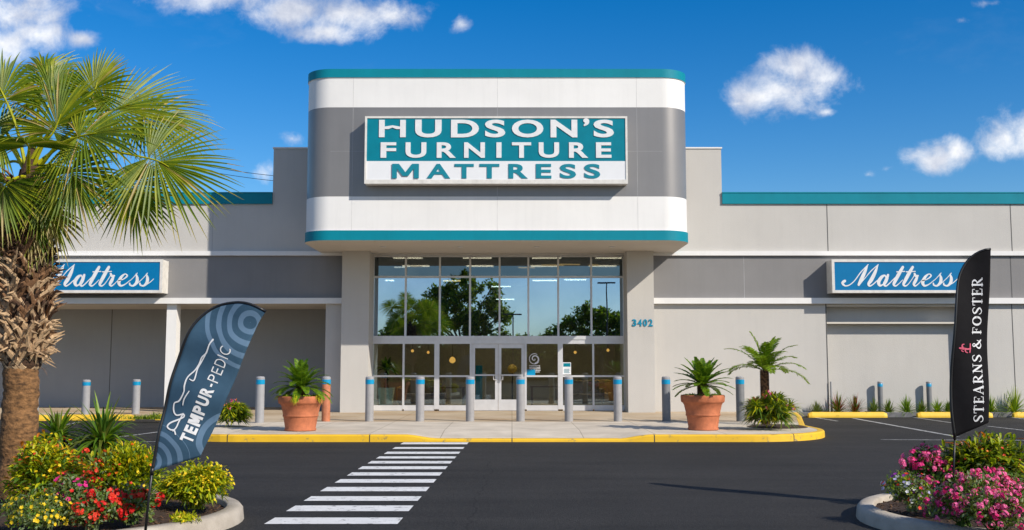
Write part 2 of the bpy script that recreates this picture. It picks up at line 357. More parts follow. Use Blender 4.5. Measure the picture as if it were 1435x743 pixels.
def asphalt():
    m_ = bpy.data.materials.new('asphalt'); m_.use_nodes = True; nt = m_.node_tree; N = nt.nodes; L = nt.links; b = N['Principled BSDF']
    tc = N.new('ShaderNodeTexCoord'); o = tc.outputs['Object']
    def nz(s, d, vec=o, r=.6):
        n = N.new('ShaderNodeTexNoise'); n.inputs['Scale'].default_value = s; n.inputs['Detail'].default_value = d; n.inputs['Roughness'].default_value = r; L.new(vec, n.inputs['Vector']); return n.outputs['Fac']
    mp = N.new('ShaderNodeMapping'); mp.inputs['Scale'].default_value = (.12, 1.1, 1); L.new(o, mp.inputs[0])
    big = nz(.35, 5); lane = nz(1.4, 5, mp.outputs[0]); fine = nz(220, 2)
    vo = N.new('ShaderNodeTexVoronoi'); vo.inputs['Scale'].default_value = 95; L.new(o, vo.inputs['Vector'])
    def mth(op, a, bb):
        n = N.new('ShaderNodeMath'); n.operation = op
        for i, q in enumerate((a, bb)):
            if isinstance(q, (int, float)): n.inputs[i].default_value = q
            else: L.new(q, n.inputs[i])
        return n.outputs[0]
    s = mth('ADD', mth('MULTIPLY', big, .5), mth('MULTIPLY', lane, .5))
    cr = N.new('ShaderNodeValToRGB'); L.new(s, cr.inputs[0])
    cr.color_ramp.elements[0].position = .36; cr.color_ramp.elements[0].color = (.0145,.0138,.0132,1)
    cr.color_ramp.elements[1].position = .66; cr.color_ramp.elements[1].color = (.030,.0285,.027,1)
    gr = N.new('ShaderNodeMapRange'); gr.inputs['From Min'].default_value = .25; gr.inputs['From Max'].default_value = .8; gr.inputs['To Min'].default_value = .45; gr.inputs['To Max'].default_value = 1.75
    sep = N.new('ShaderNodeSeparateColor'); L.new(vo.outputs['Color'], sep.inputs[0]); L.new(mth('ADD', mth('MULTIPLY', sep.outputs[0], .6), mth('MULTIPLY', fine, .45)), gr.inputs['Value'])
    mu = N.new('ShaderNodeMix'); mu.data_type = 'RGBA'; mu.blend_type = 'MULTIPLY'; mu.inputs['Factor'].default_value = 1; L.new(cr.outputs[0], mu.inputs[6]); L.new(gr.outputs[0], mu.inputs[7])
    # fine cracks
    wv = N.new('ShaderNodeTexVoronoi'); wv.feature = 'DISTANCE_TO_EDGE'; wv.inputs['Scale'].default_value = .22
    mw = N.new('ShaderNodeMix'); mw.data_type = 'VECTOR'; mw.inputs['Factor'].default_value = .25
    nn = N.new('ShaderNodeTexNoise'); nn.inputs['Scale'].default_value = 1.2; nn.inputs['Detail'].default_value = 6; L.new(o, nn.inputs['Vector'])
    L.new(o, mw.inputs[4]); L.new(nn.outputs['Color'], mw.inputs[5]); L.new(mw.outputs[1], wv.inputs['Vector'])
    ck = N.new('ShaderNodeMapRange'); ck.inputs['From Max'].default_value = .0025; ck.inputs['To Min'].default_value = .45; L.new(wv.outputs['Distance'], ck.inputs['Value'])
    m2 = N.new('ShaderNodeMix'); m2.data_type = 'RGBA'; m2.blend_type = 'MULTIPLY'; m2.inputs['Factor'].default_value = 1; L.new(mu.outputs[2], m2.inputs[6]); L.new(ck.outputs[0], m2.inputs[7])
    sp = N.new('ShaderNodeTexVoronoi'); sp.inputs['Scale'].default_value = .33; sp.inputs['Randomness'].default_value = 1; L.new(mw.outputs[1], sp.inputs['Vector'])
    so = N.new('ShaderNodeMapRange'); so.inputs['From Min'].default_value = .04; so.inputs['From Max'].default_value = .16; so.inputs['To Min'].default_value = .62; L.new(sp.outputs['Distance'], so.inputs['Value'])
    m4 = N.new('ShaderNodeMix'); m4.data_type = 'RGBA'; m4.blend_type = 'MULTIPLY'; m4.inputs['Factor'].default_value = 1; L.new(m2.outputs[2], m4.inputs[6]); L.new(so.outputs[0], m4.inputs[7])
    L.new(m4.outputs[2], b.inputs['Base Color']); b.inputs['Roughness'].default_value = .85; b.inputs['Specular IOR Level'].default_value = .3
    bp = N.new('ShaderNodeBump'); bp.inputs['Strength'].default_value = .35; bp.inputs['Distance'].default_value = .01
    L.new(vo.outputs['Distance'], bp.inputs['Height']); L.new(bp.outputs[0], b.inputs['Normal']); return m_
M['asphalt'] = asphalt()

def slab(name, col, tint, bx, by, off=0.0, stain=None):
    """concrete paving with saw-cut joints every bx by by metres."""
    m_ = mat(name, col, .9, .12, 1.1, bump=.25, bscale=70, tint=tint); nt = m_.node_tree; N = nt.nodes; L = nt.links; b = N['Principled BSDF']
    src = b.inputs['Base Color'].links[0].from_socket
    tc = N.new('ShaderNodeTexCoord'); br = N.new('ShaderNodeTexBrick'); br.offset = off
    br.inputs['Scale'].default_value = 1.0; br.inputs['Brick Width'].default_value = bx; br.inputs['Row Height'].default_value = by
    br.inputs['Mortar Size'].default_value = .012; br.inputs['Mortar Smooth'].default_value = .3
    br.inputs['Color1'].default_value = (1,1,1,1); br.inputs['Color2'].default_value = (.92,.91,.90,1); br.inputs['Mortar'].default_value = (.60,.58,.54,1)
    L.new(tc.outputs['Object'], br.inputs['Vector'])
    mu = N.new('ShaderNodeMix'); mu.data_type = 'RGBA'; mu.blend_type = 'MULTIPLY'; mu.inputs['Factor'].default_value = 1
    L.new(src, mu.inputs[6]); L.new(br.outputs[0], mu.inputs[7]); last = mu.outputs[2]
    if stain:
        n = N.new('ShaderNodeTexNoise'); n.inputs['Scale'].default_value = .55; n.inputs['Detail'].default_value = 8; n.inputs['Roughness'].default_value = .7; L.new(tc.outputs['Object'], n.inputs['Vector'])
        mr = N.new('ShaderNodeMapRange'); mr.inputs['From Min'].default_value = .45; mr.inputs['From Max'].default_value = .68; L.new(n.outputs['Fac'], mr.inputs['Value'])
        m2 = N.new('ShaderNodeMix'); m2.data_type = 'RGBA'; m2.blend_type = 'MULTIPLY'; m2.inputs[7].default_value = (*stain, 1)
        L.new(mr.outputs[0], m2.inputs['Factor']); L.new(last, m2.inputs[6]); last = m2.outputs[2]
    L.new(last, b.inputs['Base Color']); return m_
M['paving'] = slab('pavement_concrete', (.60,.53,.43), (.47,.41,.33), 1.55, 1.5)
M['paving_old'] = slab('pavement_stained', (.54,.45,.33), (.42,.33,.22), 3.1, 6.0, stain=(.62,.50,.36))

def worn_paint(name, col, under, lo=.36, hi=.46, scale=7, rough=.6, joint=0.0):
    m_ = mat(name, col, rough, .08, 2.5, bump=.2, bscale=60); nt = m_.node_tree; N = nt.nodes; L = nt.links; b = N['Principled BSDF']
    src = b.inputs['Base Color'].links[0].from_socket
    tc = N.new('ShaderNodeTexCoord'); n = N.new('ShaderNodeTexNoise'); n.inputs['Scale'].default_value = scale; n.inputs['Detail'].default_value = 9; n.inputs['Roughness'].default_value = .72; L.new(tc.outputs['Object'], n.inputs['Vector'])
    mr = N.new('ShaderNodeMapRange'); mr.inputs['From Min'].default_value = lo; mr.inputs['From Max'].default_value = hi; L.new(n.outputs['Fac'], mr.inputs['Value'])
    mx = N.new('ShaderNodeMix'); mx.data_type = 'RGBA'; mx.inputs[6].default_value = (*under, 1); L.new(mr.outputs[0], mx.inputs['Factor']); L.new(src, mx.inputs[7])
    last = mx.outputs[2]
    if joint:
        sx = N.new('ShaderNodeSeparateXYZ'); L.new(tc.outputs['Object'], sx.inputs[0])
        q = N.new('ShaderNodeMath'); q.operation = 'PINGPONG'; q.inputs[1].default_value = joint/2; L.new(sx.outputs[0], q.inputs[0])
        g = N.new('ShaderNodeMath'); g.operation = 'GREATER_THAN'; g.inputs[1].default_value = .012; L.new(q.outputs[0], g.inputs[0])
        m3 = N.new('ShaderNodeMix'); m3.data_type = 'RGBA'; m3.inputs[6].default_value = (.06,.05,.03,1); L.new(g.outputs[0], m3.inputs['Factor']); L.new(last, m3.inputs[7]); last = m3.outputs[2]
    L.new(last, b.inputs['Base Color']); return m_
M['yellow'] = worn_paint('yellow_kerb_paint', (.72,.43,.015), (.30,.22,.08), .37, .43, 5, joint=3.05)
M['stop_yellow'] = worn_paint('yellow_stop_paint', (.76,.48,.03), (.40,.30,.12), .30, .36, 8)
M['line'] = worn_paint('white_line_paint', (.70,.70,.69), (.10,.10,.10), .34, .45, 8)
M['line_old'] = worn_paint('faded_line_paint', (.45,.45,.44), (.08,.08,.08), .36, .56, 6)
M['mulch'] = mat('bark_mulch', (.045,.024,.013), .95, .55, 22, bump=1.0, bscale=60)
M['chip1'] = mat('bark_chip_dark', (.035,.018,.010), .95, .3, 20)
M['chip2'] = mat('bark_chip_light', (.11,.06,.03), .95, .3, 20)

# ------------------------------------------------------------------ the ground
FY, YW, YP, YS, YR = 30.0, 33.4, 32.8, 33.9, 37.0
mb = MB(); mb.add([(-400,-300,0),(400,-300,0),(400,500,0),(-400,500,0)], [(0,1,2,3)])
mb.build('parking_lot', M['asphalt'], kind='structure')

def xr(y):
    if y < 24.8: return 5.2 + 2.1*math.sqrt(max(0, 1 - ((24.8-y)/2.4)**2))
    if y < 26.0: return 7.3
    return 7.3 + 1.7*min(1, (y-26.0)/6.6)
def xl(y): return -0.7 - xr(y)
def sm(t): t = max(0, min(1, t)); return t*t*(3-2*t)
def ptop(x, y):
    k = min(sm((x + 2.3)/.7), sm((3.0 - x)/.7))
    return 0.15 - 0.085*k*max(0, min(1, (24.0 - y)/1.5))
mb = MB(); ys = [22.46 + .15*i for i in range(14)] + [24.6 + .4*i for i in range(8)] + [27.55, 27.5501] + [28.5, 30, 31.5, 32.6, 34.1]
nx = 90; vs = []
for y in ys:
    a, b = xl(y)+.06, xr(y)-.06
    for i in range(nx+1): x = a + (b-a)*i/nx; vs.append((x, y, ptop(x, y)))
fs = []; ms = []
for j in range(len(ys)-1):
    for i in range(nx): fs.append((j*(nx+1)+i, j*(nx+1)+i+1, (j+1)*(nx+1)+i+1, (j+1)*(nx+1)+i)); ms.append(0 if ys[j] < 27.54 else 1)
mb.v = vs; mb.f = fs; mb.m = ms
mb.build('pavement', [M['paving'], M['paving_old']], kind='structure')
path = [(xl(y), y) for y in (31.5, 29, 27.5, 26, 25.4, 24.8)] + [(xl(24.8-2.4*math.sin(R(a))), 24.8-2.4*math.sin(R(a))) for a in range(8, 90, 8)]
x0, x1 = -0.7-5.2, 5.2
path += [(x0 + (x1-x0)*i/70, 22.4) for i in range(71)]
path += [(xr(24.8-2.4*math.sin(R(a))), 24.8-2.4*math.sin(R(a))) for a in range(82, 0, -8)] + [(xr(y), y) for y in (24.8, 25.4, 26, 27.5, 29, 31, 32.85)]
def kz(d): return lambda x, y: max(.012, ptop(x, y) + d)
mb = MB(); mb.sweep(path, [(0, 0.0), (0.006, kz(-.025)), (0.03, kz(.001)), (0.155, kz(.004)), (0.158, kz(-.03))])
mb.build('kerb', M['yellow'], kind='structure')
mb = MB(); mb.box(-26, -7.5, 31.6, 37.2, -.05, .146); mb.build('walkway', M['paving_old'], kind='structure')
mb = MB(); mb.sweep([(8.99, 32.85), (26, 32.85)], [(0,0),(0.01,.13),(.03,.15),(.16,.152),(.16,.10)]);
mb.build('kerb', M['kerbgrey'], kind='structure')
mb = MB(); mb.box(9.02, 26, 33.005, 33.41, 0, .125); mb.build('planting_strip', M['mulch'], kind='structure')

def ground_quad(mb, pts, z): mb.add([(p[0], p[1], z) for p in pts], [(0,1,2,3)])
mb = MB()                                           # crosswalk bars
pv = [(735,726),(717,709),(702.5,696),(689,683),(677,672),(667,662.5),(658,654),(650,646.5),(643,640),(636.5,633.5),(629.5,627),(623,620.3)]
for a, b in pv:
    def ed(v, side):
        t = (735 - v)/115.0
        return gp((370 + 196*t) if side == 0 else (557 + 100*t), v, 0)
    ground_quad(mb, [ed(a,0), ed(a,1), ed(b,1), ed(b,0)], .005)
mb.build('crosswalk_markings', M['line'], kind='structure')
mb = MB()
for (u0,v0,u1,v1,w) in [(1128,583,1174,590.5,.09),(1196,586.5,1342,612.5,.13),(1234,616.5,1440,617.5,.10),(1258,582,1342,594,.09),(1384,597.5,1440,604,.10),(1395,582.5,1440,588,.09),
                        (84,623.5,223,605.5,.11),(80,598,112,591.5,.09),(188,620,222,619,.09),(20,628,84,623,.1)]:
    a = gp(u0,v0); b = gp(u1,v1); d = (b-a).normalized(); n = Vector((-d.y,d.x,0))*w/2
    ground_quad(mb, [a-n, b-n, b+n, a+n], .005)
mb.build('parking_markings', M['line_old'], kind='structure')

# ------------------------------------------------------------------ the store
store = thing('store_building', 'long grey store with a rounded white and teal entrance canopy over its glass front', 'building', (-.46, 33.4, 0))
PL0, PL1 = at(478,470,YP).x, at(516.5,470,YP).x
PR0, PR1 = at(879.5,470,YP).x, at(917,470,YP).x
zb = lambda v: ZC(v, YW)
TX0, TX1 = at(383,240,YW).x, at(1011,240,YW).x
W0, W1 = -26.0, 26.0
mb = MB()
mb.box(TX0, TX1, YW, YW+.4, zb(356), zb(208.5), 0)                       # raised middle
mb.box(W0, TX0, YW, YW+.4, zb(356), zb(286), 0); mb.box(TX1, W1, YW, YW+.4, zb(356), zb(286), 0)
mb.box(W0, PL0+.1, YW, YW+.4, zb(425.5), zb(356), 1); mb.box(PR1-.1, W1, YW, YW+.4, zb(425.5), zb(356), 1)
XA, XB = at(1159,500,YW).x, at(1366,500,YW).x
mb.box(PR1-.1, XA, YW, YW+.55, 0, zb(425.5), 0); mb.box(XB, W1, YW, YW+.55, 0, zb(425.5), 0)
mb.box(XA, XB, YW+.50, YW+.9, 0, zb(425.5), 0)                           # bricked-in bay, set back
X455 = at(455.5,500,YW).x
mb.box(X455, PL0+.1, YW, YR, 0, zb(425.5), 0)                            # return wall of the loggia
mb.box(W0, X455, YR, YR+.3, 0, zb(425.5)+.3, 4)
for u, v0, v1 in ((1159.5,286.5,353),(1417,286.5,353),(1421,426,577),(1417,360,418)):
    x = at(u,(v0+v1)/2,YW).x; mb.box(x-.014, x+.014, YW-.003, YW+.01, zb(v1), zb(v0), 2)
x = at(1159.5,500,YW).x; mb.box(x-.02, x+.012, YW-.004, YW+.01, .15, zb(425.5), 2)
x = at(155,500,YR).x; mb.box(x-.012, x+.012, YR-.003, YR+.01, .15, zb(425.5), 2)
x = at(1043,400,YW).x; mb.box(x-.008, x+.008, YW-.003, YW+.01, zb(418), zb(360), 3)
x = at(298,320,YW).x; mb.box(x-.008, x+.008, YW-.003, YW+.01, zb(353), zb(286), 3)
mb.build('wall', [M['wall'], M['dark'], M['joint'], M['seam'], M['loggia']], store)
mb = MB(); mb.box(W0, X455, YW+.4, YR, zb(425.5), zb(425.5)+.1); mb.build('loggia_ceiling', M['soffit'], store)
mb = MB(); mb.box(at(231.5,500,YW).x, at(245.5,500,YW).x, YW+.02, YW+.42, .1, zb(425.5)); mb.build('post', M['white'], store)
mb = MB(); mb.box(XA+.08, XB-.05, YW+.18, YW+.5, zb(453.5), zb(451)); mb.box(XA+.02, XB-.02, YW+.02, YW+.5, zb(429.5), zb(426.5)); mb.build('ledge', M['soffit'], store)
mb = MB(); x = at(1164.5,560,YW).x; mb.tube([(x, YW-.05, .15), (x, YW-.05, zb(535))], .035, 8); mb.build('drain_pipe', M['seam'], store)
for a, b in ((W0, TX0-.001), (TX1+.001, W1)):
    mb = MB(); mb.box(a, b, YW-.06, YW+.46, zb(286), zb(271)); mb.box(a, b, YW-.075, YW+.47, zb(271), zb(271)+.03); mb.build('parapet_cap', M['teal'], store)
mb = MB(); mb.box(TX0-.03, TX1+.03, YW-.03, YW+.45, zb(208.5), zb(206.5)); mb.build('coping', M['white'], store)
for a, b in ((W0, PL0-.001), (PR1+.001, W1)):
    mb = MB(); mb.box(a, b, YW-.09, YW+.01, zb(358.5), zb(352.5)); mb.build('trim_band', M['white'], store)
    mb = MB(); mb.box(a, b, YW-.16, YW+.02, zb(426), zb(418)); mb.build('trim_band', M['white'], store)
mb = MB(); mb.box(W0, W1, YW+.4, 70, zb(286)-1.2, zb(286)-1.0); mb.build('roof', M['seam'], store)
mb = MB(); mb.box(W0-.3, W0, YW, 70, 0, zb(286)); mb.box(W1, W1+.3, YW, 70, 0, zb(286)); mb.box(W0, W1, 70, 70.3, 0, zb(286)); mb.build('side_wall', M['wall'], store)
for a, b in ((PL0, PL1), (PR0, PR1)):
    mb = MB(); mb.box(a, b, YP, YS+.5, .1, ZC(337,FY)+.05); o = mb.build('pillar', M['wall'], store)

# entrance canopy with rounded corners and painted bands
CX0, CX1 = at(430,300,30.8).x, at(962,300,30.8).x; CR = .82
zf = lambda v: ZC(v, FY)
def outline(off=0.0, yb=34.2):
    r = CR + off; a0, a1 = CX0-off, CX1+off; y0 = FY-off; p = [(a0, yb)]
    for i in range(15): t = R(180 + 90*i/14); p.append((a0 + r + r*math.cos(t), y0 + r + r*math.sin(t)))
    for i in range(15): t = R(270 + 90*i/14); p.append((a1 - r + r*math.cos(t), y0 + r + r*math.sin(t)))
    p.append((a1, yb)); return p
mb = MB()
lv = [(337,.03,3),(323,.03,0),(323,.0,0),(275.5,.0,1),(150.5,.0,0),(109,.0,0),(109,.025,3),(97,.025,3)]
rings = [[(x, y, zf(v)) for x, y in outline(o)] for v, o, _ in lv]
n = len(rings[0])
mi_of = [3, 0, 0, 1, 0, 0, 3]      # material of the strip between ring i and i+1
for i in range(len(rings)-1):
    mb.add(rings[i] + rings[i+1], [(k, k+1, n+k+1, n+k) for k in range(n-1)], mi_of[i])
mb.add(rings[0], [tuple(range(n-1,-1,-1))], 2)
top = [(x, y, zf(97)) for x, y in outline(-.3, 33.9)]
mb.add(rings[-1] + top, [(k, k+1, n+k+1, n+k) for k in range(n-1)], 3)
low = [(x, y, zf(97)-.6) for x, y in outline(-.3, 33.9)]
mb.add(top + low, [(k, k+1, n+k+1, n+k) for k in range(n-1)], 0); mb.add(low, [tuple(range(n))], 0)
canopy = mb.build('entrance_canopy', [M['white'], M['silver'], M['soffit'], M['teal']], store)
autosmooth(canopy, 35)
mb = MB(); mb.box(CX0+.02, CX1-.02, 33.85, 34.2, zf(337)+.01, zf(97)); mb.build('canopy_back', M['wall'], store)
mb = MB()
for u in (494, 697, 893):
    x = at(u,220,FY).x
    mb.box(x-.006, x+.006, FY-.0025, FY+.01, zf(150.5), zf(109), 1); mb.box(x-.006, x+.006, FY-.0025, FY+.01, zf(275), zf(151)); mb.box(x-.006, x+.006, FY-.0025, FY+.01, zf(322.5), zf(276), 1)
mb.box(CX0+CR, CX1-CR, FY-.002, FY+.01, zf(212.3), zf(211.9))
mb.build('panel_seam', [M['seam'], M['seam_pale']], canopy)
for u in (537, 645, 752, 858):
    p = at(u, 346.5, 31.6); mb = MB(); mb.lathe((p.x, p.y, zf(337)-.02), [(.07,0),(.09,.004),(.09,.022)], 16); mb.build('soffit_light', M['alu'], canopy)

# storefront
zs = lambda v: ZC(v, YS); xs = lambda u, v=480: at(u, v, YS).x
SX0, SX1 = PL1-.02, PR0+.02
sf = MB()
def hbar(v0, v1, x0=None, x1=None, d=.06, f=None): (f or sf).box(SX0 if x0 is None else x0, SX1 if x1 is None else x1, YS-d, YS+.06, zs(v1), zs(v0))
hbar(355, 360.5, d=.05); hbar(387, 389.5); hbar(471, 476, d=.10); hbar(476, 482, d=.075)
ux = [521.5, 568, 616, 658.5, 700, 740.5, 782.5, 829, 875.5]
def vbar(u, v0, v1, w, d=.07, f=None): x = xs(u); (f or sf).box(x-w/2, x+w/2, YS-d, YS+.055, zs(v1), zs(v0))
for i, u in enumerate(ux): vbar(u, 360.5, 387, .06 if 0 < i < 8 else .1); vbar(u, 389.5, 471, .06 if 0 < i < 8 else .1)
lx = [(521.5,.1),(566,.06),(612.5,.16),(660,.07),(736.5,.07),(785,.16),(831,.06),(876,.1)]
for u, w in lx: vbar(u, 482, 573.5, w, .075)
def seg(i): return xs(lx[i][0]) + lx[i][1]/2, xs(lx[i+1][0]) - lx[i+1][1]/2
zsill = .15
for i in (0,1,2,4,5,6):
    a, b = seg(i); sf.box(a, b, YS-.06, YS+.055, zs(528.5), zs(526)); sf.box(a, b, YS-.065, YS+.055, zs(575.5), zs(568))
mullions = sf.build('storefront_frame', M['alu'], store)
panes = []
def pane(x0, x1, z0, z1, m_, y=None, nm='window_pane'):
    y = YS if y is None else y; mb = MB(); mb.box(x0, x1, y+.012, y+.024, z0, z1); return mb.build(nm, m_, mullions)
for i in range(8):
    a, b = xs(ux[i])-.0, xs(ux[i+1])
    a += .03 if i else .05; b -= .03 if i < 7 else .05
    pane(a, b, zs(387), zs(360.5), M['glass_top']); pane(a, b, zs(471), zs(389.5), M['glass_up'])
for i in (0,1,2,4,5,6):
    a, b = seg(i); pane(a, b, zs(526), zs(482), M['glass_low']); pane(a, b, zs(568), zs(528.5), M['glass_low'])
da, db = seg(3); dm = (da+db)/2
for (a, b, hx) in ((da+.005, dm-.006, dm-.11), (dm+.006, db-.005, dm+.11)):
    mb = MB(); st = .095
    mb.box(a, a+st, YS-.03, YS+.02, .165, zs(482)-.006); mb.box(b-st, b, YS-.03, YS+.02, .165, zs(482)-.006)
    mb.box(a+st, b-st, YS-.03, YS+.02, zs(488), zs(482)-.006); mb.box(a+st, b-st, YS-.028, YS+.018, zs(526.7), zs(524.8)); mb.box(a+st, b-st, YS-.03, YS+.02, .165, zs(560))
    d = mb.build('door', M['alu'], store)
    mb = MB(); mb.box(a+st, b-st, YS-.01, YS+.003, zs(560), zs(488)); mb.build('door_glass', M['glass_low'], d)
    s = 1 if hx > dm else -1; x = dm + s*.06
    mb = MB(); mb.tube([(x, YS-.03, zs(532.5)), (x, YS-.10, zs(532.5)), (x + s*.09, YS-.115, zs(532.3)), (x + s*.09, YS-.115, zs(525.2)), (x, YS-.10, zs(525)), (x, YS-.03, zs(525))], .014, 8)
    mb.build('door_handle', M['alu'], d, smooth=True)
# house number
mb = MB()
for k, ch in enumerate('3402'):
    a = at(886 + 7.6*k, 452, YP); b = at(886 + 7.6*k + 5.9, 452, YP)
    put_glyph(mb, ch, a.x, b.x, ZC(457.5,YP), ZC(447.5,YP), lambda x, y, z: (x, YP - .012 - z, y), bold=.032, ext=.01)
mb.build('house_number', M['number'], store)
# door decal: swirl, small print and a blue note; a poster two panes on
def on_glass(u0, v0, s=1.0):
    return lambda x, y, l: (xs(u0 + x*s), YS + .009 - l, zs(v0 + y*s))
mb = MB(); f_ = on_glass(749, 503)
sp = [(math.cos(t*.55)*(.6+t*.43), math.sin(t*.55)*(.6+t*.43), .8+.10*t) for t in range(0, 15)]
stroke(mb, sp, f_, 0, 5); stroke(mb, [(7.2*math.cos(R(a)), 7.2*math.sin(R(a)), .9) for a in range(40, 320, 20)], f_, 0, 3)
rnd = random.Random(4)
for r in range(5):
    x = -7.0
    while x < 7:
        w = rnd.uniform(.7, 1.9); yy = 9.6 + 2.2*r
        stroke(mb, [(x, yy, .75), (x+w*.5, yy+.25*rnd.uniform(-1,1), 1.0), (x+w, yy, .75)], f_, 0, 2); x += w + .7
decal = mb.build('window_decal', [M['signwhite']], mullions)
mb = MB(); a, b = xs(738.5), xs(750); mb.box(a, b, YS+.004, YS+.009, zs(528), zs(518)); mb.build('blue_note', M['blueband'], mullions)
mb = MB(); mb.box(xs(788.5), xs(800), YS+.004, YS+.009, zs(525), zs(508), 0); mb.box(xs(789.3), xs(799.2), YS+.001, YS+.004, zs(514), zs(509), 1)
for k in range(4): mb.box(xs(790), xs(790+rnd.uniform(5,8)), YS+.001, YS+.004, zs(518+1.6*k), zs(517.3+1.6*k), 1)
mb.build('window_poster', [M['signwhite'], M['signteal']], mullions)
# showroom behind the glass
M['in_floor'] = mat('showroom_floor', (.36,.29,.21), .6, .15, 3)
M['in_wall'] = mat('showroom_wall', (.42,.37,.29), .9, .08, 1.5)
M['in_ceil'] = mat('showroom_ceiling', (.10,.10,.10), .9, .1, 1.5)
RX0, RX1, RY1, RZ1 = SX0-1.0, SX1+1.0, 47.0, 5.35
mb = MB(); mb.add([(RX0,YS+.06,.17),(RX1,YS+.06,.17),(RX1,RY1,.17),(RX0,RY1,.17)], [(0,1,2,3)]); mb.build('showroom_floor', M['in_floor'], store)
mb = MB(); mb.box(RX0-.1, RX1+.1, YS+.5, RY1+.1, RZ1, RZ1+.15); mb.build('showroom_ceiling', M['in_ceil'], store)
mb = MB(); mb.box(RX0-.15, RX0, YS+.52, RY1, .1, RZ1); mb.box(RX1, RX1+.15, YS+.52, RY1, .1, RZ1); mb.box(RX0, RX1, RY1, RY1+.15, .1, RZ1)
mb.box(RX0, SX0, YS+.52, YS+.62, .1, RZ1); mb.box(SX1, RX1, YS+.52, YS+.62, .1, RZ1); mb.build('showroom_wall', M['in_wall'], store)
M['fill_panel_light'] = emit('fill_panel_light', (1.0,.80,.55), 22.0); M['tube_light'] = emit('tube_light', (1.0,.93,.80), 14.0); M['warm_light'] = emit('warm_light', (1.0,.62,.22), 10.0)
for (u, v, Y, w, k) in [(546,392.5,38,.5,0),(633,393,40,1.1,1),(702,401,43,1.3,0),(765,392.5,39,1.6,0),(806,391.5,41,1.4,0),(708,419,46.2,1.3,0),(775,371,36,1.2,1),(797,370,37.2,1.3,1),(738,369.5,39,1.0,1),(583,371,38.5,.7,1),(832,369,38,.6,1),(560,374,37,.6,0)]:
    p = at(u, v, Y); z = min(p.z, RZ1-.03); w *= .62; mb = MB(); mb.box(p.x-w/2, p.x+w/2, Y-.05, Y+.07, z-.035, z); o = mb.build('ceiling_light', M['warm_light' if k else 'tube_light'], store)

for x in (-3.6, -1.2, 1.2, 3.4):  # extra glowing panels added as fill to brighten the showroom interior
    for Y in (35.6, 38.6): mb = MB(); mb.box(x-.5, x+.5, Y-.14, Y+.14, RZ1-.045, RZ1-.005); mb.build('ceiling_light', M['fill_panel_light'], store)

# ------------------------------------------------------------------ signs
def script_mattress(mb, u0, v0, s, Y):
    """the word Mattress in brush script; (u0, v0) is where the drawing's (0, 0) falls in the photo."""
    f_ = lambda x, y, l: tuple(at(u0 + x*s, v0 + y*s, Y) + Vector((0, -.004 - l, 0)))
    T, W, H = 5, 26, 15
    S = [[(262,322,22),(243,338,22),(262,362,12),(300,356,9),(345,318,8),(395,250,9),(458,184,6)],
         [(452,190,9),(430,245,26),(400,310,31),(378,354,20)], [(380,357,8),(430,300,6),(480,240,8),(543,184,6)],
         [(538,190,9),(515,250,26),(484,312,31),(462,346,24),(470,364,14),(496,352,9),(530,322,8),(560,296,7)],
         [(606,296,9),(598,276,13),(570,290,25),(546,330,29),(556,360,19),(584,348,9),(612,300,8)], [(624,272,19),(608,318,28),(592,350,23),(606,364,13),(632,346,9),(668,310,8),(700,280,8)],
         [(748,206,22),(716,262,29),(682,326,27),(672,352,20),(688,364,12),(714,346,7),(748,312,5)], [(697,246,9),(730,244,8),(764,242,8)],
         [(830,206,22),(798,262,29),(764,326,27),(754,352,20),(770,364,12),(796,346,7),(832,296,6),(850,262,8)], [(777,246,9),(815,244,8),(852,242,8)],
         [(846,262,17),(856,280,20),(876,278,13)], [(872,278,14),(856,316,26),(840,348,22),(852,364,12),(878,346,7),(905,318,5)],
         [(905,322,7),(950,308,8),(984,280,13),(966,264,9),(934,290,22),(914,334,27),(930,362,17),(966,350,9),(1012,314,5)],
         [(1008,320,5),(1040,288,6),(1068,256,7)], [(1058,266,10),(1068,300,24),(1062,336,25),(1034,362,15),(1008,356,13),(1004,342,13)],
         [(1062,348,7),(1092,322,6),(1125,290,6),(1154,256,7)], [(1144,266,10),(1154,300,24),(1148,336,25),(1122,362,15),(1094,356,13),(1090,342,13)], [(1150,348,8),(1176,332,7),(1206,304,5)]]
    for q in S: stroke(mb, q, f_, 0, 6, lift=.0006)
def wall_sign(name, label, u0, u1, tu):
    Yf = 32.8; a, b = at(u0, 387, Yf), at(u1, 387, Yf); z0, z1 = ZC(410.5, Yf), ZC(363.5, Yf)
    t = thing(name, label, 'sign', ((a.x+b.x)/2, YW, z0), 'script wall signs')
    mb = MB(); r = .085
    mb.box(a.x+.01, b.x-.01, Yf+.05, YW, z0+.01, z1-.01)
    mb.box(a.x, b.x, Yf, Yf+.05, z0, z0+r); mb.box(a.x, b.x, Yf, Yf+.05, z1-r, z1); mb.box(a.x, a.x+r, Yf, Yf+.05, z0+r, z1-r); mb.box(b.x-r, b.x, Yf, Yf+.05, z0+r, z1-r)
    mb.build('cabinet', M['signframe'], t)
    mb = MB(); mb.box(a.x+r, b.x-r, Yf+.02, Yf+.048, z0+r, z1-r); mb.build('sign_face', M['signblue'], t)
    mb = MB(); script_mattress(mb, tu, 340, .16725, Yf+.02); mb.build('lettering', M['letter'], t)
wall_sign('wall_sign', 'blue box sign with white script, partly behind the palm trunk', 31, 227.5, 13.8)
wall_sign('wall_sign', 'blue box sign with white script, partly behind the black feather flag', 1166, 1363, 1140)

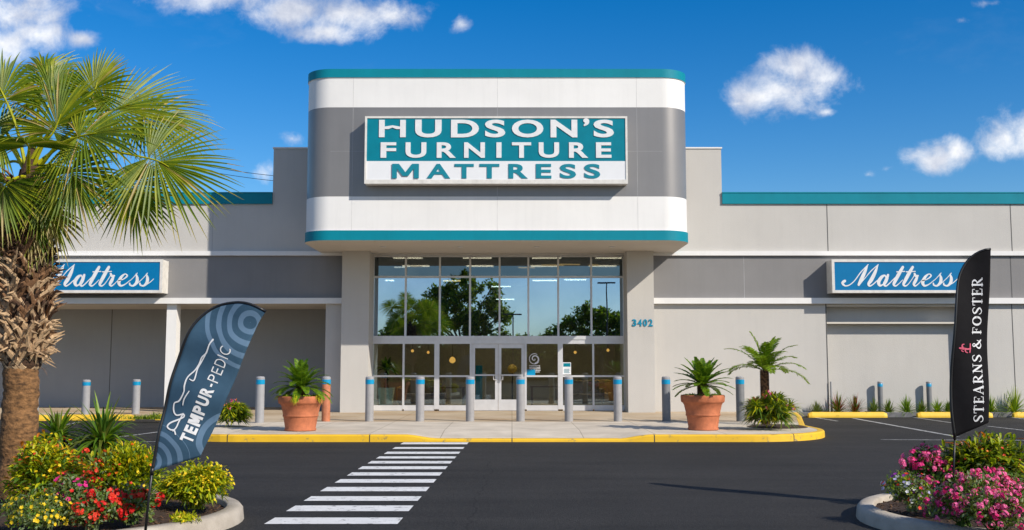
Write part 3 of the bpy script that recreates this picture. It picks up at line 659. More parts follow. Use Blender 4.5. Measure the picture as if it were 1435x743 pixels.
YSN = 29.6; q = lambda u, v: at(u, v, YSN); zn = lambda v: ZC(v, YSN); xn = lambda u, v=212: at(u, v, YSN).x
t = thing('canopy_sign', 'large teal and white box sign centred on the entrance canopy', 'sign', (xn(695), FY, zn(258)))
mb = MB(); a, b, z0, z1, r = xn(511), xn(879.5), zn(257.5), zn(163), .058
mb.box(a+.01, b-.01, YSN+.05, FY, z0+.01, z1-.01)
mb.box(a, b, YSN, YSN+.05, z0, z0+.12); mb.box(a, b, YSN, YSN+.05, z1-r, z1); mb.box(a, a+r, YSN, YSN+.05, z0+.12, z1-r); mb.box(b-r, b, YSN, YSN+.05, z0+.12, z1-r)
o = mb.build('cabinet', M['signframe'], t)
mb = MB(); mb.box(a+r, b-r, YSN+.02, YSN+.048, zn(225.7), z1-r, 0); mb.box(a+r, b-r, YSN+.018, YSN+.048, z0+.12, zn(225.7), 1); mb.build('sign_face', [M['signteal'], M['signwhite']], t)
k = .2648
fl = lambda x, y, z: (x, YSN + .013 - z, y)
def row(mb, chars, v0, v1, bold, mi=0):
    for ch, p0, p1, *ex in chars:
        top, bot = ex if ex else (v0, v1)
        put_glyph(mb, ch, xn(510 + p0*k), xn(510 + p1*k), zn(150 + bot*k), zn(150 + top*k), fl, bold, .012, mi)
mb = MB()
row(mb, [('U',270,410),('D',460,608),('S',640,748),('O',783,950),('N',988,1130),('\u2019',1162,1194,60,102),('S',1216,1324)], 67, 161, .030)
for p in (78, 190): mb.box(xn(510+p*k), xn(510+(p+30)*k), YSN+.001, YSN+.0175, zn(150+160*k), zn(150+68*k))
hx = [(108,104),(149,97),(190,104),(190,117),(170,117),(149,109),(128,117),(108,117)]
hp = [(xn(510+x*k), zn(150+y*k)) for x, y in hx]
mb.add([(x, YSN+.001, z) for x, z in hp] + [(x, YSN+.0175, z) for x, z in hp], [(0,1,6,7),(1,2,3,4),(1,4,5),(1,5,6),(0,7,15,8),(7,6,14,15),(6,5,13,14),(5,4,12,13),(4,3,11,12)][:4] + [(8,0,1,9),(9,1,2,10)])
row(mb, [('F',88,170),('U',220,330),('R',385,487),('N',530,640),('I',701,728),('T',783,885),('U',925,1033),('R',1085,1187),('E',1228,1310)], 187, 269, .028)
mb.build('lettering', M['letter'], t)
mb = MB(); m_glyph(mb, *[xn(510+q_*k) for q_ in (150,292)], zn(150+378*k), zn(150+301*k), lambda x, y, l: (x, YSN + .013 - .012 - l, y), (xn(510+176*k)-xn(510+150*k)), .012)
row(mb, [('A',333,457),('T',480,582),('T',612,717),('R',765,867),('E',910,992),('S',1037,1122),('S',1165,1250)], 301, 378, .028); mb.build('lettering', M['letterteal'], t)

# ------------------------------------------------------------------ bollards
def bollard(label, u, vtop, vbase, z0, dia, body, cap, group):
    p = gp(u, vbase, z0); h = at(u, vtop, p.y).z - z0; r = dia/2
    t = thing('bollard', label, 'bollard', p, group)
    mb = MB(); mb.lathe(p, [(r,-.05),(r,h*.79),(r,h*.83)], 24); autosmooth(mb.build('post', body, t))
    mb = MB(); mb.lathe(p, [(r*.99,h*.825),(r*1.04,h*.828),(r*1.04,h*.925),(r*.99,h*.93)], 24); autosmooth(mb.build('reflective_band', M['blueband'], t))
    mb = MB(); mb.lathe(p, [(r,h*.925),(r*1.01,h*.93),(r*1.01,h*.975),(r*.8,h*.995),(0.001,h)], 24); autosmooth(mb.build('cap', cap, t))
G, GD, GW, GO = M['bollard'], M['bollard_dark'], M['bollard_white'], M['bollard_orange']
gr = 'bollards along the store front'
for lab, u, b, c in [('grey bollard with blue band standing alone between red-tipped bush and potted sago palm', 363.5, GW, GW), ('rust orange bollard with blue band, just behind a terracotta pot', 456.5, GO, GW),
        ('grey blue-banded bollard at the pillar without a number, by the indoor plant', 517.5, G, GW), ('grey blue-banded bollard in front of the windows between indoor plant and doors', 588.5, G, GW),
        ('grey blue-banded bollard in front of the door leaf with teal display behind it', 658.7, G, GW), ('grey blue-banded bollard in front of the door leaf beside the swirl decal', 729.5, G, GW),
        ('grey blue-banded bollard in front of the pane with the small poster', 797.2, G, GW), ('grey blue-banded bollard in front of the last pane before the numbered pillar', 866, G, GW),
        ('darker grey blue-banded bollard between the numbered pillar and a terracotta pot', 934, GD, G), ('dark grey blue-banded bollard between terracotta pot and tall feathery palm', 1038, GD, G)]:
    bollard(lab, u, 527.5, 590.5 if u > 400 else 592.5, .15, .225, b, c, gr)
for lab, u, vt, vb in [('pale bollard with blue band half hidden by the bare palm trunk', 48, 533, 580.5), ('pale bollard with blue band behind the wider spiky plant', 119.5, 532, 581), ('pale bollard with blue band beside the low grass clump at the loggia', 190, 531.5, 580)]:
    bollard(lab, u, vt, vb, .146, .235, GW, GW, gr)
for lab, u in [('slim dark bollard behind the end of the unhidden yellow wheel stop', 1234.5), ('slim dark bollard behind the wheel stop partly hidden by the black flag', 1303)]:
    bollard(lab, u, 534.5, 577.5, .125, .165, GD, GW, gr)

# ------------------------------------------------------------------ wheel stops
def wheel_stop(label, u0, u1, vb, h=.17):
    a = gp(u0, vb); b = gp(u1, vb); d = .2; mb = MB(); e = .1
    sec = [(0,0),(0.0,h*.35),(.035,h*.95),(.06,h),(d-.06,h),(d-.035,h*.95),(d,h*.35),(d,0)]
    xs_ = [(a.x,.75),(a.x+e,1),(b.x-e,1),(b.x,.75)]
    vs = [(x, a.y + d/2 + (y-d/2)*(.85 if k < 1 else 1), .002 + z*k) for x, k in xs_ for y, z in sec]; n = len(sec)
    mb.add(vs, [(i*n+j, (i+1)*n+j, (i+1)*n+j+1, i*n+j+1) for i in range(3) for j in range(n-1)] + [tuple(range(n-1,-1,-1)), tuple(3*n+k for k in range(n))])
    o = mb.build('wheel_stop', M['stop_yellow'], origin=((a.x+b.x)/2, a.y, 0)); tag(o, label, 'wheel stop', 'yellow wheel stops')
wheel_stop('yellow concrete wheel stop nearest the tall palm bush, fully in view', 1134, 1244, 585.5)
wheel_stop('yellow concrete wheel stop partly behind the black flag', 1287, 1392, 585.5)
wheel_stop('yellow concrete wheel stop cut off by the photo edge beyond the black flag', 1422, 1530, 585.5)
wheel_stop('yellow wheel stop partly behind the bare palm trunk', 20, 66, 590)
wheel_stop('yellow wheel stop seen through both spiky plants', 86, 186, 589.5)
wheel_stop('yellow wheel stop beside the grass clump, mostly behind the blue flag', 217, 268, 589)

# ------------------------------------------------------------------ plant helpers
def rvec(r): 
    z = r.uniform(-1,1); a = r.uniform(0, 2*math.pi); q = math.sqrt(1-z*z); return Vector((q*math.cos(a), q*math.sin(a), z))
def blade(mb, base, d, L, w, droop, mi, segs=4, fold=.25, prof=None, twist=0.0):
    d = Vector(d).normalized(); up = Vector((0,0,1)); s = d.cross(up)
    if s.length < .05: s = Vector((1,0,0))
    s.normalize(); nrm = s.cross(d)
    if twist: s = (s*math.cos(twist) + nrm*math.sin(twist)); nrm = s.cross(d)
    vs = []
    for i in range(segs+1):
        t = i/segs; p = Vector(base) + d*(L*t) - up*(droop*L*t*t)
        ww = w*(prof(t) if prof else (1.0 if t < .35 else max(0.03, 1-((t-.35)/.65)**1.6)))/2
        vs += [p + s*ww + nrm*(ww*fold), p, p - s*ww + nrm*(ww*fold)]
    mb.add(vs, [q for i in range(segs) for q in ((3*i,3*i+1,3*i+4,3*i+3),(3*i+1,3*i+2,3*i+5,3*i+4))], mi)
LENS = lambda t: .12 + math.sin(math.pi*min(1, t*.96+.04))**.8 if t < .97 else .04
def leaf(mb, p, d, n, L, w, mi):
    d = Vector(d).normalized(); s = d.cross(Vector(n))
    if s.length < .05: s = d.cross(Vector((.3,.5,.8)))
    s.normalize(); m = s.cross(d); p = Vector(p)
    mb.add([p, p + d*L*.45 + s*w/2 + m*w*.12, p + d*L, p + d*L*.45 - s*w/2 + m*w*.12], [(0,1,2),(0,2,3)], mi)
def floret(mb, p, n, r, mi, rnd, pet=5, cup=.25):
    n = Vector(n).normalized(); a = n.cross(Vector((.31,.2,.93))).normalized(); b = n.cross(a); ph = rnd.uniform(0, 6)
    for k in range(pet):
        t = ph + 2*math.pi*k/pet; d = a*math.cos(t) + b*math.sin(t); e = a*math.cos(t+1.57) + b*math.sin(t+1.57)
        mb.add([p, p + d*r*.6 + e*r*.42 + n*r*cup*.5, p + d*r + n*r*cup, p + d*r*.6 - e*r*.42 + n*r*cup*.5], [(0,1,2,3)], mi)

LM = {k: leaf_mat('leaf_' + k, c) for k, c in dict(
    green=(.085,.165,.018), deep=(.028,.065,.012), lime=(.30,.37,.012), yellow=(.72,.52,.012), yelgreen=(.46,.46,.012), orange=(.55,.17,.012),
    rust=(.26,.07,.012), grey=(.15,.20,.09), fan=(.125,.19,.010), fan2=(.25,.28,.012), fandry=(.40,.31,.09), sago=(.09,.185,.010), sago2=(.18,.285,.014), olive=(.13,.16,.022), redtip=(.25,.05,.030)).items()}
FM = {k: leaf_mat('petal_' + k, c, .25, .55, .12) for k, c in dict(
    red=(.62,.012,.010), scarlet=(.70,.05,.02), orange=(.75,.20,.01), yellow=(.80,.55,.01), pink=(.72,.03,.22), rose=(.82,.15,.38), magenta=(.50,.01,.20), violet=(.30,.04,.36), white=(.72,.72,.76), lilac=(.45,.42,.70)).items()}

def lobes(rnd, c, rx, ry, h, n):
    out = []
    for i in range(n):
        a = rnd.uniform(0, 2*math.pi); q = math.sqrt(rnd.uniform(0,1))*.62; z = rnd.uniform(.20,.72)
        out.append((Vector((c.x + math.cos(a)*q*rx, c.y + math.sin(a)*q*ry, c.z + h*z*(1-.35*q))), rnd.uniform(.34,.5)))
    return out
def bush(name, label, cat, u, vtop, vbase, wpx, z0, leaves, flowers=None, n=2600, ll=.055, lw=.022, style='leaf', seed=1, group=None, depth=None, fmode='single', fn=160, fr=.012, tips=None, top_bias=.25):
    rnd = random.Random(seed); p = gp(u, vbase, z0); k = p.y/F; rx = wpx*k/2; h = at(u, vtop, p.y).z - z0; ry = depth or rx*.9
    c = Vector((p.x, p.y + ry*.5, z0)); t = thing(name, label, cat, c, group)
    lb = lobes(rnd, c, rx, ry, h, 11); lb.append((c + Vector((0,0,h*.45)), .62)); mb = MB(); nm = len(leaves)
    def surf():
        o, s = lb[rnd.randrange(len(lb))]; d = rvec(rnd)
        if d.z < -.3: d.z = -d.z*.5
        return o + Vector((d.x*rx*s*1.05, d.y*ry*s*1.05, d.z*h*s*.92)), d
    for i in range(int(n*1.7)):
        q, d = surf(); f = rnd.uniform(.66, 1.0)
        o = c + Vector((0,0,h*.3)); q = o + (q - o)*f
        if q.z < z0 + .01: q.z = z0 + rnd.uniform(.01,.08)
        out = ((q - o).normalized() + rvec(rnd)*.55 + Vector((0,0,top_bias))).normalized()
        mi = rnd.randrange(nm)
        if tips and f > .9 and q.z > z0 + h*.45 and rnd.random() < .6: mi = nm + rnd.randrange(len(tips))
        sc = rnd.uniform(.65, 1.25)
        dn = (q - o).normalized(); rv = rvec(rnd); tg = rv - dn*rv.dot(dn)
        if style == 'leaf': leaf(mb, q, tg + dn*.45 + Vector((0,0,top_bias*.5)), dn + rvec(rnd)*.5, ll*1.2*sc, lw*1.25*sc, mi)
        else: blade(mb, q, dn*.55 + tg*.75 + Vector((0,0,top_bias)), ll*1.12*sc, lw*1.3*sc, .35, mi, 3, .3, LENS, rnd.uniform(-.6,.6))
    for i in range(26):                          # woody stems inside
        q, d = surf(); mb.tube([c + Vector((rnd.uniform(-.2,.2)*rx, rnd.uniform(-.2,.2)*ry, -.02)), (c + q)/2 + Vector((0,0,h*.05)), c + (q-c)*.9], [.007,.005,.002], 4, 0, False)
    mb.build('foliage', [LM[x] for x in leaves] + [LM[x] for x in (tips or [])], t)
    if flowers:
        mb = MB()
        for i in range(int(fn*1.9)):
            q, d = surf(); o = c + Vector((0,0,h*.25)); d2 = (q - o).normalized()
            if q.z < z0 + h*.12: continue
            q = o + (q - o)*rnd.uniform(.97, 1.10); mi = rnd.randrange(len(flowers))
            if fmode == 'single': floret(mb, q, d2 + rvec(rnd)*.45 + Vector((0,-.2,.2)), fr*rnd.uniform(.75,1.25), mi, rnd)
            else:
                fr_ = fr*1.12; R_ = fr*2.3*rnd.uniform(.7,1.25)
                for j in range(rnd.randint(9,15)):
                    e = rvec(rnd)
                    if e.dot(d2) < -.1: e = -e
                    floret(mb, q + e*R_, e, fr_*rnd.uniform(.75,1.2), mi, rnd)
        mb.build('blossoms', [FM[x] for x in flowers], t)
    return t

# ------------------------------------------------------------------ foreground islands
def island(cx, cy, r, far, sgn, seed):
    rnd = random.Random(seed)
    def path(off):
        rr = r - off; pts = [(cx + sgn*rr*math.cos(R(a)), cy + rr*math.sin(R(a))) for a in range(-90, 91, 6)]
        if sgn > 0: return [(far, cy-rr)] + pts + [(far, cy+rr)]
        return [(far, cy+rr)] + pts[::-1] + [(far, cy-rr)]
    mb = MB(); mb.sweep(path(0), [(0,0),(.012,.105),(.04,.14),(.07,.15),(.17,.15),(.19,.135),(.195,.05)])
    o = mb.build('planter_kerb', M['concrete'], kind='structure'); autosmooth(o, 50)
    mb = MB(); offs = [.18,.3,.5,.8,1.1,1.4,1.7]; rings = []
    for k, of in enumerate(offs):
        p = path(of); z = .085 + .11*sm((of-.18)/1.0)
        rings.append([(x, y, z + .02*mnoise.noise(Vector((x*3, y*3, seed)))) for x, y in p])
    n = len(rings[0])
    for i in range(len(rings)-1): mb.add(rings[i] + rings[i+1], [(k_, k_+1, n+k_+1, n+k_) for k_ in range(n-1)])
    mb.add(rings[-1], [tuple(range(n))]); mb.build('mulch_bed', M['mulch'], kind='structure')
    mb = MB()
    for i in range(3400):
        of = .2 + 1.5*rnd.random()**1.3; a = R(rnd.uniform(-90,90)); rr = r - of
        if rnd.random() < .5: x, y = cx - sgn*rnd.uniform(0, 2.2), cy + rr*(1 if rnd.random() < .4 else -1)
        else: x, y = cx + sgn*rr*math.cos(a), cy + rr*math.sin(a)
        z = .085 + .11*sm((of-.18)/1.0) + .022*mnoise.noise(Vector((x*3, y*3, seed))) + .004
        d = rvec(rnd); d.z *= .3; L = rnd.uniform(.02,.055); p = Vector((x,y,z))
        mb.bar(p, p + d.normalized()*L, rnd.uniform(.006,.016), rnd.uniform(.003,.007), rnd.randrange(2))
    mb.build('mulch_chips', [M['chip1'], M['chip2']], kind='stuff')
LX = gp(357,706,.12); RXp = gp(1197.5,712,.12)
island(LX.x - 1.9, 10.95, 1.9, -17, 1, 3)
island(RXp.x + 1.9, 10.95, 1.9, 17, -1, 8)

bush('croton_bush', 'bushy croton with yellow-green leaves and orange tips in front of the bare palm trunk', 'bush', 46, 620, 722, 138, .18, ['lime','green','yelgreen'], ['orange','yellow','scarlet'], 1900, .085, .020, 'blade', 21, fn=70, fr=.018, tips=['yelgreen','orange','yellow'])
bush('croton_bush', 'tall loose yellow-green croton with upright shoots, beside the blue flag', 'bush', 166, 622, 704, 122, .18, ['lime','yelgreen','green'], ['orange','yellow','scarlet'], 1700, .085, .018, 'blade', 22, fn=40, fr=.017, tips=['yellow','yelgreen','yelgreen'], top_bias=.6)
bush('yellow_shrub', 'round yellow-flowering shrub at the kerb, behind the foot of the blue flag', 'shrub', 266, 645, 714, 120, .17, ['lime','green','yelgreen','lime','yelgreen'], ['yellow'], 2900, .06, .017, 'blade', 23, fn=150, fr=.013, tips=['yellow','yelgreen','yelgreen'])
bush('geranium', 'tall red geranium behind the others, under the wider spiky plant', 'flowering plant', 120, 634, 706, 80, .18, ['green','olive'], ['red','scarlet'], 900, .045, .028, 'leaf', 24, 'red geraniums', fmode='cluster', fn=40, fr=.016)
bush('geranium', 'red geranium close to the foot of the blue flag', 'flowering plant', 176, 682, 735, 86, .17, ['grey','green','olive'], ['red','scarlet'], 1500, .038, .020, 'leaf', 25, 'red geraniums', fmode='cluster', fn=27, fr=.0165)
bush('geranium', 'red geranium at the front, touching the yellow daisy cushion', 'flowering plant', 120, 690, 746, 82, .17, ['grey','green','olive'], ['red','scarlet'], 1500, .038, .020, 'leaf', 26, 'red geraniums', fmode='cluster', fn=27, fr=.0165)
bush('petunia', 'magenta petunia with grey-green leaves among red geraniums', 'flowering plant', 88, 668, 730, 84, .18, ['grey','olive','green'], ['magenta','pink','red'], 1300, .036, .018, 'leaf', 27, fn=50, fr=.024)
bush('yellow_daisy', 'low cushion plant dotted with small yellow flowers', 'flowering plant', 40, 688, 748, 124, .17, ['grey','green','olive'], ['yellow'], 3000, .032, .014, 'leaf', 28, fn=150, fr=.019)
bush('ground_cover', 'sparse creeping plant with tiny yellow leaves on the mulch', 'plant', 256, 719, 735, 50, .13, ['lime','yelgreen'], None, 170, .04, .018, 'leaf', 29, tips=['yellow'])
bush('pentas', 'pink flowering plant behind the black flag pole, by the road', 'flowering plant', 1305, 625, 692, 80, .18, ['green','deep'], ['pink','rose'], 1300, .045, .022, 'leaf', 31, 'pink flowering plants', fmode='cluster', fn=85, fr=.0155)
bush('pentas', 'broad pink flowering plant in front of the black flag pole', 'flowering plant', 1362, 662, 738, 108, .17, ['green','olive','grey'], ['pink','rose','rose'], 2000, .04, .018, 'leaf', 32, 'pink flowering plants', fmode='cluster', fn=78, fr=.0125)
bush('pentas', 'pink flowering plant at the photo edge just before the croton', 'flowering plant', 1412, 652, 722, 104, .18, ['green','olive','grey'], ['rose','pink','rose'], 1800, .04, .018, 'leaf', 33, 'pink flowering plants', fmode='cluster', fn=64, fr=.0125)
bush('pentas', 'lowest pink flowering plant, nearest the camera at the photo edge', 'flowering plant', 1408, 690, 748, 108, .17, ['green','olive','grey'], ['pink','rose','rose'], 2000, .04, .018, 'leaf', 34, 'pink flowering plants', fmode='cluster', fn=66, fr=.0125)
bush('croton_bush', 'wide green croton with rust and yellow leaf tips beyond the black flag pole', 'bush', 1400, 610, 692, 142, .18, ['green','lime','olive','deep'], ['scarlet','orange'], 2200, .135, .024, 'blade', 35, fn=36, fr=.016, tips=['orange','yelgreen','lime','lime','yelgreen','rust'])
bush('pansy_cluster', 'small mixed pansies in violet, white and red at the kerb end', 'flowering plant', 1284, 664, 716, 76, .17, ['grey','green','grey','lime'], ['violet','white','lilac','scarlet'], 1500, .04, .015, 'leaf', 36, fn=110, fr=.024)

def rosette(name, label, cat, p, n, L, w, elo, ehi, droop, mats, seed, stem=None, group=None, tipf=None):
    rnd = random.Random(seed); p = Vector(p); t = thing(name, label, cat, p, group); mb = MB(); top = p.copy()
    if stem:
        top = p + Vector((0,0,stem[1])); sb = MB(); sb.lathe(p, [(stem[0]*1.1,-.05),(stem[0],stem[1]*.4),(stem[0]*1.15,stem[1]*.8),(stem[0]*.7,stem[1]*1.02)], 14)
        for i in range(70):
            a = rnd.uniform(0,6.28); z = rnd.uniform(0, stem[1]); b = top + Vector((math.cos(a)*stem[0], math.sin(a)*stem[0], z-stem[1])); sb.bar(b, b + Vector((math.cos(a)*.05, math.sin(a)*.05, .05)), .03, .012, 0, taper=.3)
        sb.build('trunk', M['fibre'], t)
    for i in range(n):
        f = i/n; a = i*2.39996 + rnd.uniform(-.2,.2); e = R(elo + (ehi-elo)*f + rnd.uniform(-6,6)); l = L*rnd.uniform(.75,1.1)
        d = Vector((math.cos(a)*math.cos(e), math.sin(a)*math.cos(e), math.sin(e)))
        blade(mb, top + Vector((d.x,d.y,0))*.02, d, l, w, droop*rnd.uniform(.6,1.3)*math.cos(e), rnd.randrange(len(mats)), 6, .35, None, rnd.uniform(-.15,.15))
    mb.build('leaves', [LM[m] for m in mats], t); return t
rosette('spiky_plant', 'narrow spiky plant with upright strap leaves beside the bare palm trunk', 'plant', gp(78,684,.18), 80, .62, .038, 0, 72, .85, ['green','olive','sago','sago2'], 5, (.10,.60), 'spiky strap-leaved plants')
rosette('spiky_plant', 'wide spiky plant with arching strap leaves on a stubby trunk, between trunk and blue flag', 'plant', gp(141,688,.18), 130, .80, .042, -2, 74, .95, ['green','olive','sago','sago2'], 6, (.11,.54), 'spiky strap-leaved plants')

# ------------------------------------------------------------------ the two potted sago palms, the tall palm and the red-tipped bushes
def sago(name, label, p, n, L, elo, ehi, curve, seed, trunk, hang=.12, leaflet=.16, mats=('sago','sago2'), lw=.014, pairs=24, group=None, cat='palm'):
    rnd = random.Random(seed); p = Vector(p); t = thing(name, label, cat, p, group); r, h = trunk
    sb = MB(); sb.lathe(p, [(r*1.05,-.08),(r*1.1,h*.3),(r,h*.8),(r*.5,h)], 16)
    rows = int(h/.030)
    for j in range(rows):
        for k in range(11):
            a = 2*math.pi*(k + .5*(j % 2))/11; z = h*(j+.3)/rows; b = p + Vector((math.cos(a)*r*.95, math.sin(a)*r*.95, z)); sb.bar(b, b + Vector((math.cos(a)*.035, math.sin(a)*.035, .045)), .045, .02, rnd.randrange(2), taper=.4)
    sb.build('trunk', [M['fibre'], M['boot_brown']], t)
    top = p + Vector((0,0,h)); mb = MB()
    for i in range(n):
        f = i/n; a = i*2.39996 + rnd.uniform(-.15,.15); e = R(elo + (ehi-elo)*f + rnd.uniform(-5,5)); l = L*rnd.uniform(.88,1.08)*(1 - .18*f)
        hd = Vector((math.cos(a), math.sin(a), 0)); pts = []; q = top.copy(); el = e; st = l/12
        for s_ in range(13):
            pts.append(q.copy()); q = q + (hd*math.cos(el) + Vector((0,0,math.sin(el))))*st; el -= curve*math.cos(max(0, el))/12*(.4+1.2*s_/12)
        mb.tube(pts, [.010*(1-.07*k_) for k_ in range(13)], 4, 1, False)
        side = hd.cross(Vector((0,0,1)))
        for m_ in range(pairs):
            tt = .14 + .86*m_/(pairs-1); x = tt*12; i0 = min(11, int(x)); q = pts[i0].lerp(pts[i0+1], x-i0); tg = (pts[i0+1]-pts[i0]).normalized(); nn = side.cross(tg)
            ll = leaflet*(math.sin(math.pi*(.12+.82*tt))**.6)*rnd.uniform(.9,1.1)
            for sg in (-1,1):
                d = (side*sg*.86 + tg*.62 + nn*.22 + rvec(rnd)*.08 - Vector((0,0,hang*rnd.uniform(.3,1.4)))).normalized()
                s2 = d.cross(nn).normalized(); mid = q + d*ll*.55; tip = q + d*ll - Vector((0,0,ll*.12))
                mi = 0 if rnd.random() < .6 else 1
                mb.add([q + s2*lw*.3, q - s2*lw*.3, mid - s2*lw*.5, tip, mid + s2*lw*.5], [(0,1,2,4),(4,2,3)], mi)
    mb.build('crown', [LM[m] for m in mats], t); return t
def pot(label, u, vtop, vbase, wpx, lush, seed):
    p = gp(u, vbase, .152); k = p.y/F; r = wpx*k/2; h = at(u, vtop, p.y).z - .152; rnd = random.Random(seed)
    t = thing('terracotta_pot', label, 'plant pot', p, 'terracotta pots'); mb = MB()
    prof = [(r*.66,0),(r*.69,.012),(r*.69,h*.055),(r*.665,h*.075),(r*.72,h*.30),(r*.745,h*.40),(r*.775,h*.41),(r*.785,h*.435),(r*.775,h*.46),(r*.765,h*.475),(r*.85,h*.72),(r*.875,h*.735),(r*.885,h*.765),(r*.955,h*.79),(r*.985,h*.82),(r*1.0,h*.95),(r*.99,h*.985),(r*.97,h),(r*.90,h),(r*.885,h*.97),(r*.86,h*.88)]
    mb.lathe(p, prof, 48); o = mb.build('body', M['terracotta'], t); autosmooth(o, 50)
    mb = MB(); mb.lathe(p, [(r*.875,h*.90),(r*.5,h*.925),(.001,h*.94)], 24); mb.build('soil', M['soil'], t)
    mb = MB()
    for i in range(700 if lush else 420):
        a = rnd.uniform(0,6.28); q = r*.86*math.sqrt(rnd.random()); z = h*.95 + rnd.uniform(0,.05); b = p + Vector((math.cos(a)*q, math.sin(a)*q, z)); leaf(mb, b, rvec(rnd)*.8 + Vector((0,0,.5)), rvec(rnd), rnd.uniform(.03,.06), .022, rnd.randrange(2))
    if lush:
        for (a, n_) in ((R(268),46),(R(200),26),(R(325),26)):
            for i in range(n_):
                b = p + Vector((math.cos(a)*r*.92, math.sin(a)*r*.92, h*.99)) + rvec(rnd)*.03; blade(mb, b, Vector((math.cos(a), math.sin(a), .5)) + rvec(rnd)*.6, rnd.uniform(.10,.24), .016, 1.0, 2, 4)
    mb.build('moss_leaves', [M['moss'], LM['lime'], LM['yelgreen']], t); return p, h
p, h = pot('terracotta pot in front of the rust orange bollard, ground cover spilling over its rim', 421, 555, 603.5, 63, True, 3)
sago('sago_palm', 'sago palm in the terracotta pot by the rust orange bollard', p + Vector((0,0,h*.93)), 38, .78, -8, 80, 1.15, 4, (.085,.24), hang=.04, leaflet=.135, lw=.040, pairs=26, group='potted sago palms')
p, h = pot('terracotta pot with clean rim between the two dark grey bollards', 985.5, 553.5, 602.5, 61, False, 5)
sago('sago_palm', 'sago palm in the terracotta pot between the two dark grey bollards', p + Vector((0,0,h*.93)), 36, .82, -6, 80, .75, 9, (.10,.28), hang=.04, leaflet=.135, lw=.042, pairs=26, group='potted sago palms')
pp = gp(1075, 596, .15)
sago('feather_palm', 'slender feathery palm with arching fronds rising out of a bush, against the pale wall', pp + Vector((0,.15,0)), 19, 1.18, 12, 84, 1.35, 12, (.085, at(1076,520,pp.y).z-.15), hang=.22, leaflet=.22, lw=.036, pairs=32, mats=('sago2','fan'))
def brom(label, u, vtop, vbase, wpx, seed, petals):
    rnd = random.Random(seed); p = gp(u, vbase, .15); k = p.y/F; rx = wpx*k/2; h = at(u, vtop, p.y).z - .15; c = p + Vector((0, rx*.6, 0)); t = thing('strap_leaf_bush', label, 'bush', c, 'red-tipped strap leaf bushes'); mb = MB()
    for j in range(64):
        a = rnd.uniform(0,6.28); q = math.sqrt(rnd.random())*.66; zc = h*(.80 - .5*q*q)*rnd.uniform(.35,1.0); b = c + Vector((math.cos(a)*q*rx, math.sin(a)*q*rx*.9, zc))
        ax = Vector((math.cos(a)*q*1.1, math.sin(a)*q*1.1, .75)).normalized()
        for i in range(26):
            d = (ax*rnd.uniform(.2,1.1) + rvec(rnd)*.8).normalized()
            if d.z < -.25: d.z *= -.4
            mi = rnd.choice((0,0,2,3,4)) if zc > h*.35 else rnd.choice((0,0,1,2,4))
            blade(mb, b, d, rx*rnd.uniform(.42,.70), .042, .45, mi, 4, .3)
    mb.build('foliage', [LM['green'], LM['deep'], LM['olive'], LM['lime'], LM['yelgreen']], t)
    mb = MB()
    for i in range(petals):
        a = rnd.uniform(0,6.28); q = math.sqrt(rnd.random())*.95; b = c + Vector((math.cos(a)*q*rx, math.sin(a)*q*rx*.8, h*(1.0-.5*q)*rnd.uniform(.85,1.05)))
        for k_ in range(5): leaf(mb, b, Vector((0,0,.9)) + rvec(rnd)*.6, rvec(rnd), .09, .028, rnd.randrange(3))
    mb.build('blossoms', [LM['redtip'], FM['rose'], LM['orange']], t)
brom('strap leaf bush with pink bracts at the foot of the feathery palm', 1087, 546, 604, 82, 41, 26)
brom('strap leaf bush with rust tips beside the blue flag, by the loggia', 322, 559, 599, 50, 42, 12)
mb = MB(); c = gp(1090, 600, .15); mb.lathe((c.x+.1, c.y+.45, .156), [(.72,0),(.6,.03),(.001,.06)], 28); mb.build('planting_bed', M['mulch'], kind='structure')

for lab, u, w, hh, cols in [('wispy pale grass tuft beside the drain pipe, nearest the feathery palm', 1146, 15, 13, ('grey','olive')), ('bushy grass tuft with reddish seed heads right of the drain pipe', 1176, 25, 22, ('green','olive','redtip')),
        ('dark reddish grass tuft between the bushy tuft and a slim bollard', 1200, 19, 20, ('olive','redtip','deep')), ('green grass tuft touching the first slim bollard, palm side', 1226, 18, 15, ('grey','green','olive')),
        ('small grass tuft behind the end of the unhidden wheel stop', 1247, 13, 15, ('olive','green')), ('green grass tuft standing alone midway between the two slim bollards', 1272, 18, 18, ('green','sago2')),
        ('green grass tuft on the near side of the bollard by the black flag', 1294, 15, 15, ('green','olive')), ('green grass tuft between that bollard and the black flag', 1316, 16, 16, ('green','sago2')),
        ('grass tuft mostly hidden behind the black flag', 1331, 14, 14, ('green','olive')), ('green grass tuft just past the black flag', 1391, 17, 19, ('green','sago2','lime')), ('large grass clump at the photo edge under the wall joint', 1424, 27, 27, ('green','lime','sago2'))]:
    p = gp(u, 579, .12); k = p.y/F
    rosette('grass_tuft', lab, 'grass tuft', (p.x, p.y+.1, .12), 110, hh*k*1.5, .028, 12, 86, .50, cols, int(u), None, 'grass tufts along the wall')
for lab, u, w, hh in [('low grass clump by the loggia walkway, beside a pale bollard', 205, 30, 20)]:
    p = gp(u, 588, .1); t = thing('grass_clump', lab, 'grass clump', p); rnd = random.Random(7); mb = MB()
    for i in range(420):
        b = p + Vector((rnd.gauss(0,.42), rnd.uniform(0,.35), 0)); blade(mb, b, rvec(rnd)*.5 + Vector((0,0,.8)), rnd.uniform(.15,.34) * (1.6 if abs(b.x-p.x-.25) < .12 else 1), .014, .5, rnd.randrange(3), 4)
    mb.build('leaves', [LM['green'], LM['lime'], LM['sago2']], t)

